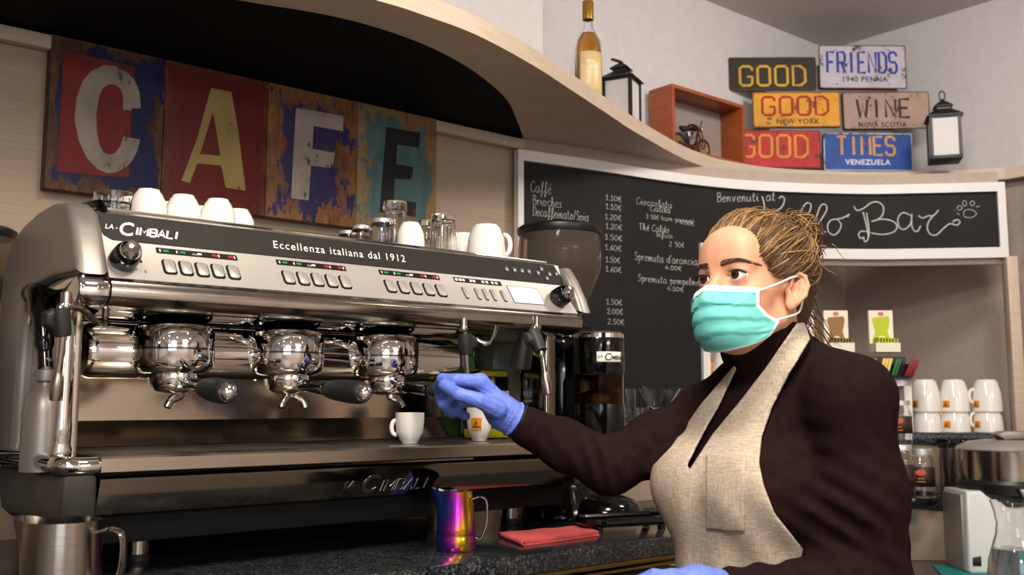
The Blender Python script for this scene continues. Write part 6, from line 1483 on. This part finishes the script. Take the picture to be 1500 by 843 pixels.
MB().lathe([(0, jz(742)), (.09, jz(740)), (.122, jz(722)), (.125, jz(708)), (.115, jz(700)), (0, jz(700))], (0, 0, 0), 40, T).build('collar', 'black', j, 'black collar')
MB().lathe([(.100, jz(712)), (.117, jz(706)), (.121, jz(695)), (.121, jz(662)), (.124, jz(659)), (.119, jz(658)), (.117, jz(694)), (.100, jz(709))], (0, 0, 0), 48, T, closed=True).build('bowl', 'chrome_soft', j, 'polished steel bowl')
m = MB().lathe([(.124, jz(660)), (.118, jz(655)), (.09, jz(648)), (.05, jz(645)), (0, jz(644)), (0, jz(646)), (.05, jz(647)), (.09, jz(651)), (.116, jz(658))], (0, 0, 0), 40, T, closed=False)
lid = m.build('lid', M('grey_plastic_lid', '#8b8681', .4), j, 'grey domed lid')
MB().prism([(jx(1458), jz(637)), (jx(1470), jz(632)), (jx(1500), jz(632)), (jx(1500), jz(643)), (jx(1470), jz(645))], .05, T @ Matrix.Translation((0, .0, 0)) @ XZ, .004).build('lever', 'side', lid, 'grey lever')
MB().prism([(jx(1462), jz(712)), (jx(1496), jz(712)), (jx(1489), jz(724)), (jx(1478), jz(730)), (jx(1470), jz(724))], .03, T @ Matrix.Translation((0, -.118, 0)) @ XZ, .003).build('pour_spout', 'chrome_soft', j, 'steel pour spout')
MB().prism([(jx(1406), .022), (jx(1418), .022), (jx(1418), .048), (jx(1406), .044)], .004, T @ Matrix.Translation((0, -.079, 0)) @ XZ, .001).build('switch', 'black', j, 'black power switch')
# glass jug
q0 = at(1489, 860, 2.36); q0 = V((q0.x, q0.y, CZ)); k = 2.36/CAM_F; gy = lambda y: (CAM_Z+(ray(1489, y)*2.36).z)-CZ
jg = thing('glass_jug', 'clear waisted glass jug of water in front of the juicer', 'jug', tuple(q0))
pf_ = [(.045, 0), (.056, .01), (.062, .05), (gy(812) and .058, gy(822)), (.050, gy(805)), (.040, gy(785)), (.037, gy(768)), (.042, gy(750)), (.047, gy(740)), (.049, gy(736))]
pf_ = sorted(pf_, key=lambda z: z[1])
MB().lathe([(0, 0)]+pf_+[(a-.0025, b) for a, b in pf_[::-1][:-1]]+[(.044, .004), (0, .004)], q0, 40).build('body', 'glass', jg)
wt = [(a-.003, b) for a, b in pf_[1:] if b < gy(800)]
MB().lathe([(0, .0045), (.043, .005)]+wt+[(0, wt[-1][1])], q0, 40).build('water', M('clear_water', (.9, .97, 1), .02, 0, .5, Transmission_Weight=1., IOR=1.33), jg)
ma = [onZ(x, y, C_Z+.001) for x, y in ((1366, 829), (1470, 833), (1480, 856), (1392, 856))]
tm = MB(); tm.raw([(p.x, p.y, C_Z+.0003) for p in ma]+[(p.x, p.y, C_Z+.0033) for p in ma], [(3, 2, 1, 0), (4, 5, 6, 7)]+[(i, (i+1) % 4, (i+1) % 4+4, i+4) for i in range(4)])
tag(origin_down(tm.build('counter_mat', 'teal')), 'flat teal mat lying on the lowest granite worktop', 'mat')
# glass dessert coupes left of the barista
def coupe(px, D_, lab):
    p = at(px, 600, D_); c = V((p.x, p.y, AZ)); t = thing('dessert_glass', lab, 'glass', tuple(c)); h = CAM_Z+(ray(px, 566)*D_).z-AZ; r = .058
    seg = 48; rows = []
    for rr, z in ((.032, 0), (.033, .003), (.010, .010), (.008, h*.22), (.009, h*.34), (.020, h*.44), (.034, h*.62), (.050, h*.88), (.060, h), (.057, h+.001), (.047, h*.87), (.031, h*.62), (.016, h*.47), (.001, h*.43)):
        rows.append([V((c.x+q*math.cos(a), c.y+q*math.sin(a), c.z+z-(.008*w_*max(0, z/h-.7)/.3))) for a in [2*math.pi*k/seg for k in range(seg)] for w_ in [.5+.5*math.cos(a*6)] for q in [rr*(1+.07*max(0, z/h-.4)*math.cos(a*6))]])
    m = MB().grid(rows, closed=True); m.raw(rows[0], [tuple(range(seg))]); m.raw(rows[-1], [tuple(range(seg))]); bmesh.ops.remove_doubles(m.bm, verts=m.bm.verts, dist=1e-6); m.build('bowl', 'glass', t, ang=60); return t
coupe(965, 2.78, 'flower-rimmed dessert glass beside the grinder, nearer one'); coupe(1003, 2.90, 'flower-rimmed dessert glass partly hidden by the barista sleeve')
p = at(938, 620, 2.76); tumbler('glass_tumbler', 'small straight glass between the grinder and the dessert glasses', V((p.x, p.y, AZ)), .078, .022, .020, flip=False)
p = at(914, 600, 2.82); tumbler('glass_tumbler', 'rounded clear glass half hidden behind the coffee grinder', V((p.x, p.y, AZ)), .13, .036, .026, flip=False)
# stacked paper cups and a small bottle behind the mask
d = None; p = at(1062, 540, 3.10)
for i in range(4):
    c = (p.x, p.y, AZ+.062*i); la = 'white paper cup behind the barista chin, %s of an upturned stack' % ['lowest', 'second from bottom', 'third from bottom', 'topmost'][i]
    if d is None:
        d = thing('paper_cup', la, 'cup', c, 0, 'stacked paper cups'); MB().lathe([(.030, .072), (.0395, .004), (.0415, .004), (.0415, 0), (.038, 0), (.029, .070), (0, .070), (0, .0725)], c, 32).build('bowl', 'porcelain', d)
    else: dup(d, c, 0, la)
p = at(1039, 540, 3.12); c = V((p.x, p.y, AZ)); t = thing('small_bottle', 'small pale bottle with yellow label behind the mask', 'bottle', tuple(c))
MB().lathe([(0, 0), (.020, 0), (.022, .003), (.022, .15), (.012, .175), (.012, .195), (0, .196)], c, 24).build('body', 'porcelain', t); MB().lathe([(.0226, .145), (.0226, .215), (.0, .216)], c, 24).build('label', 'orange', t, 'yellow top label')
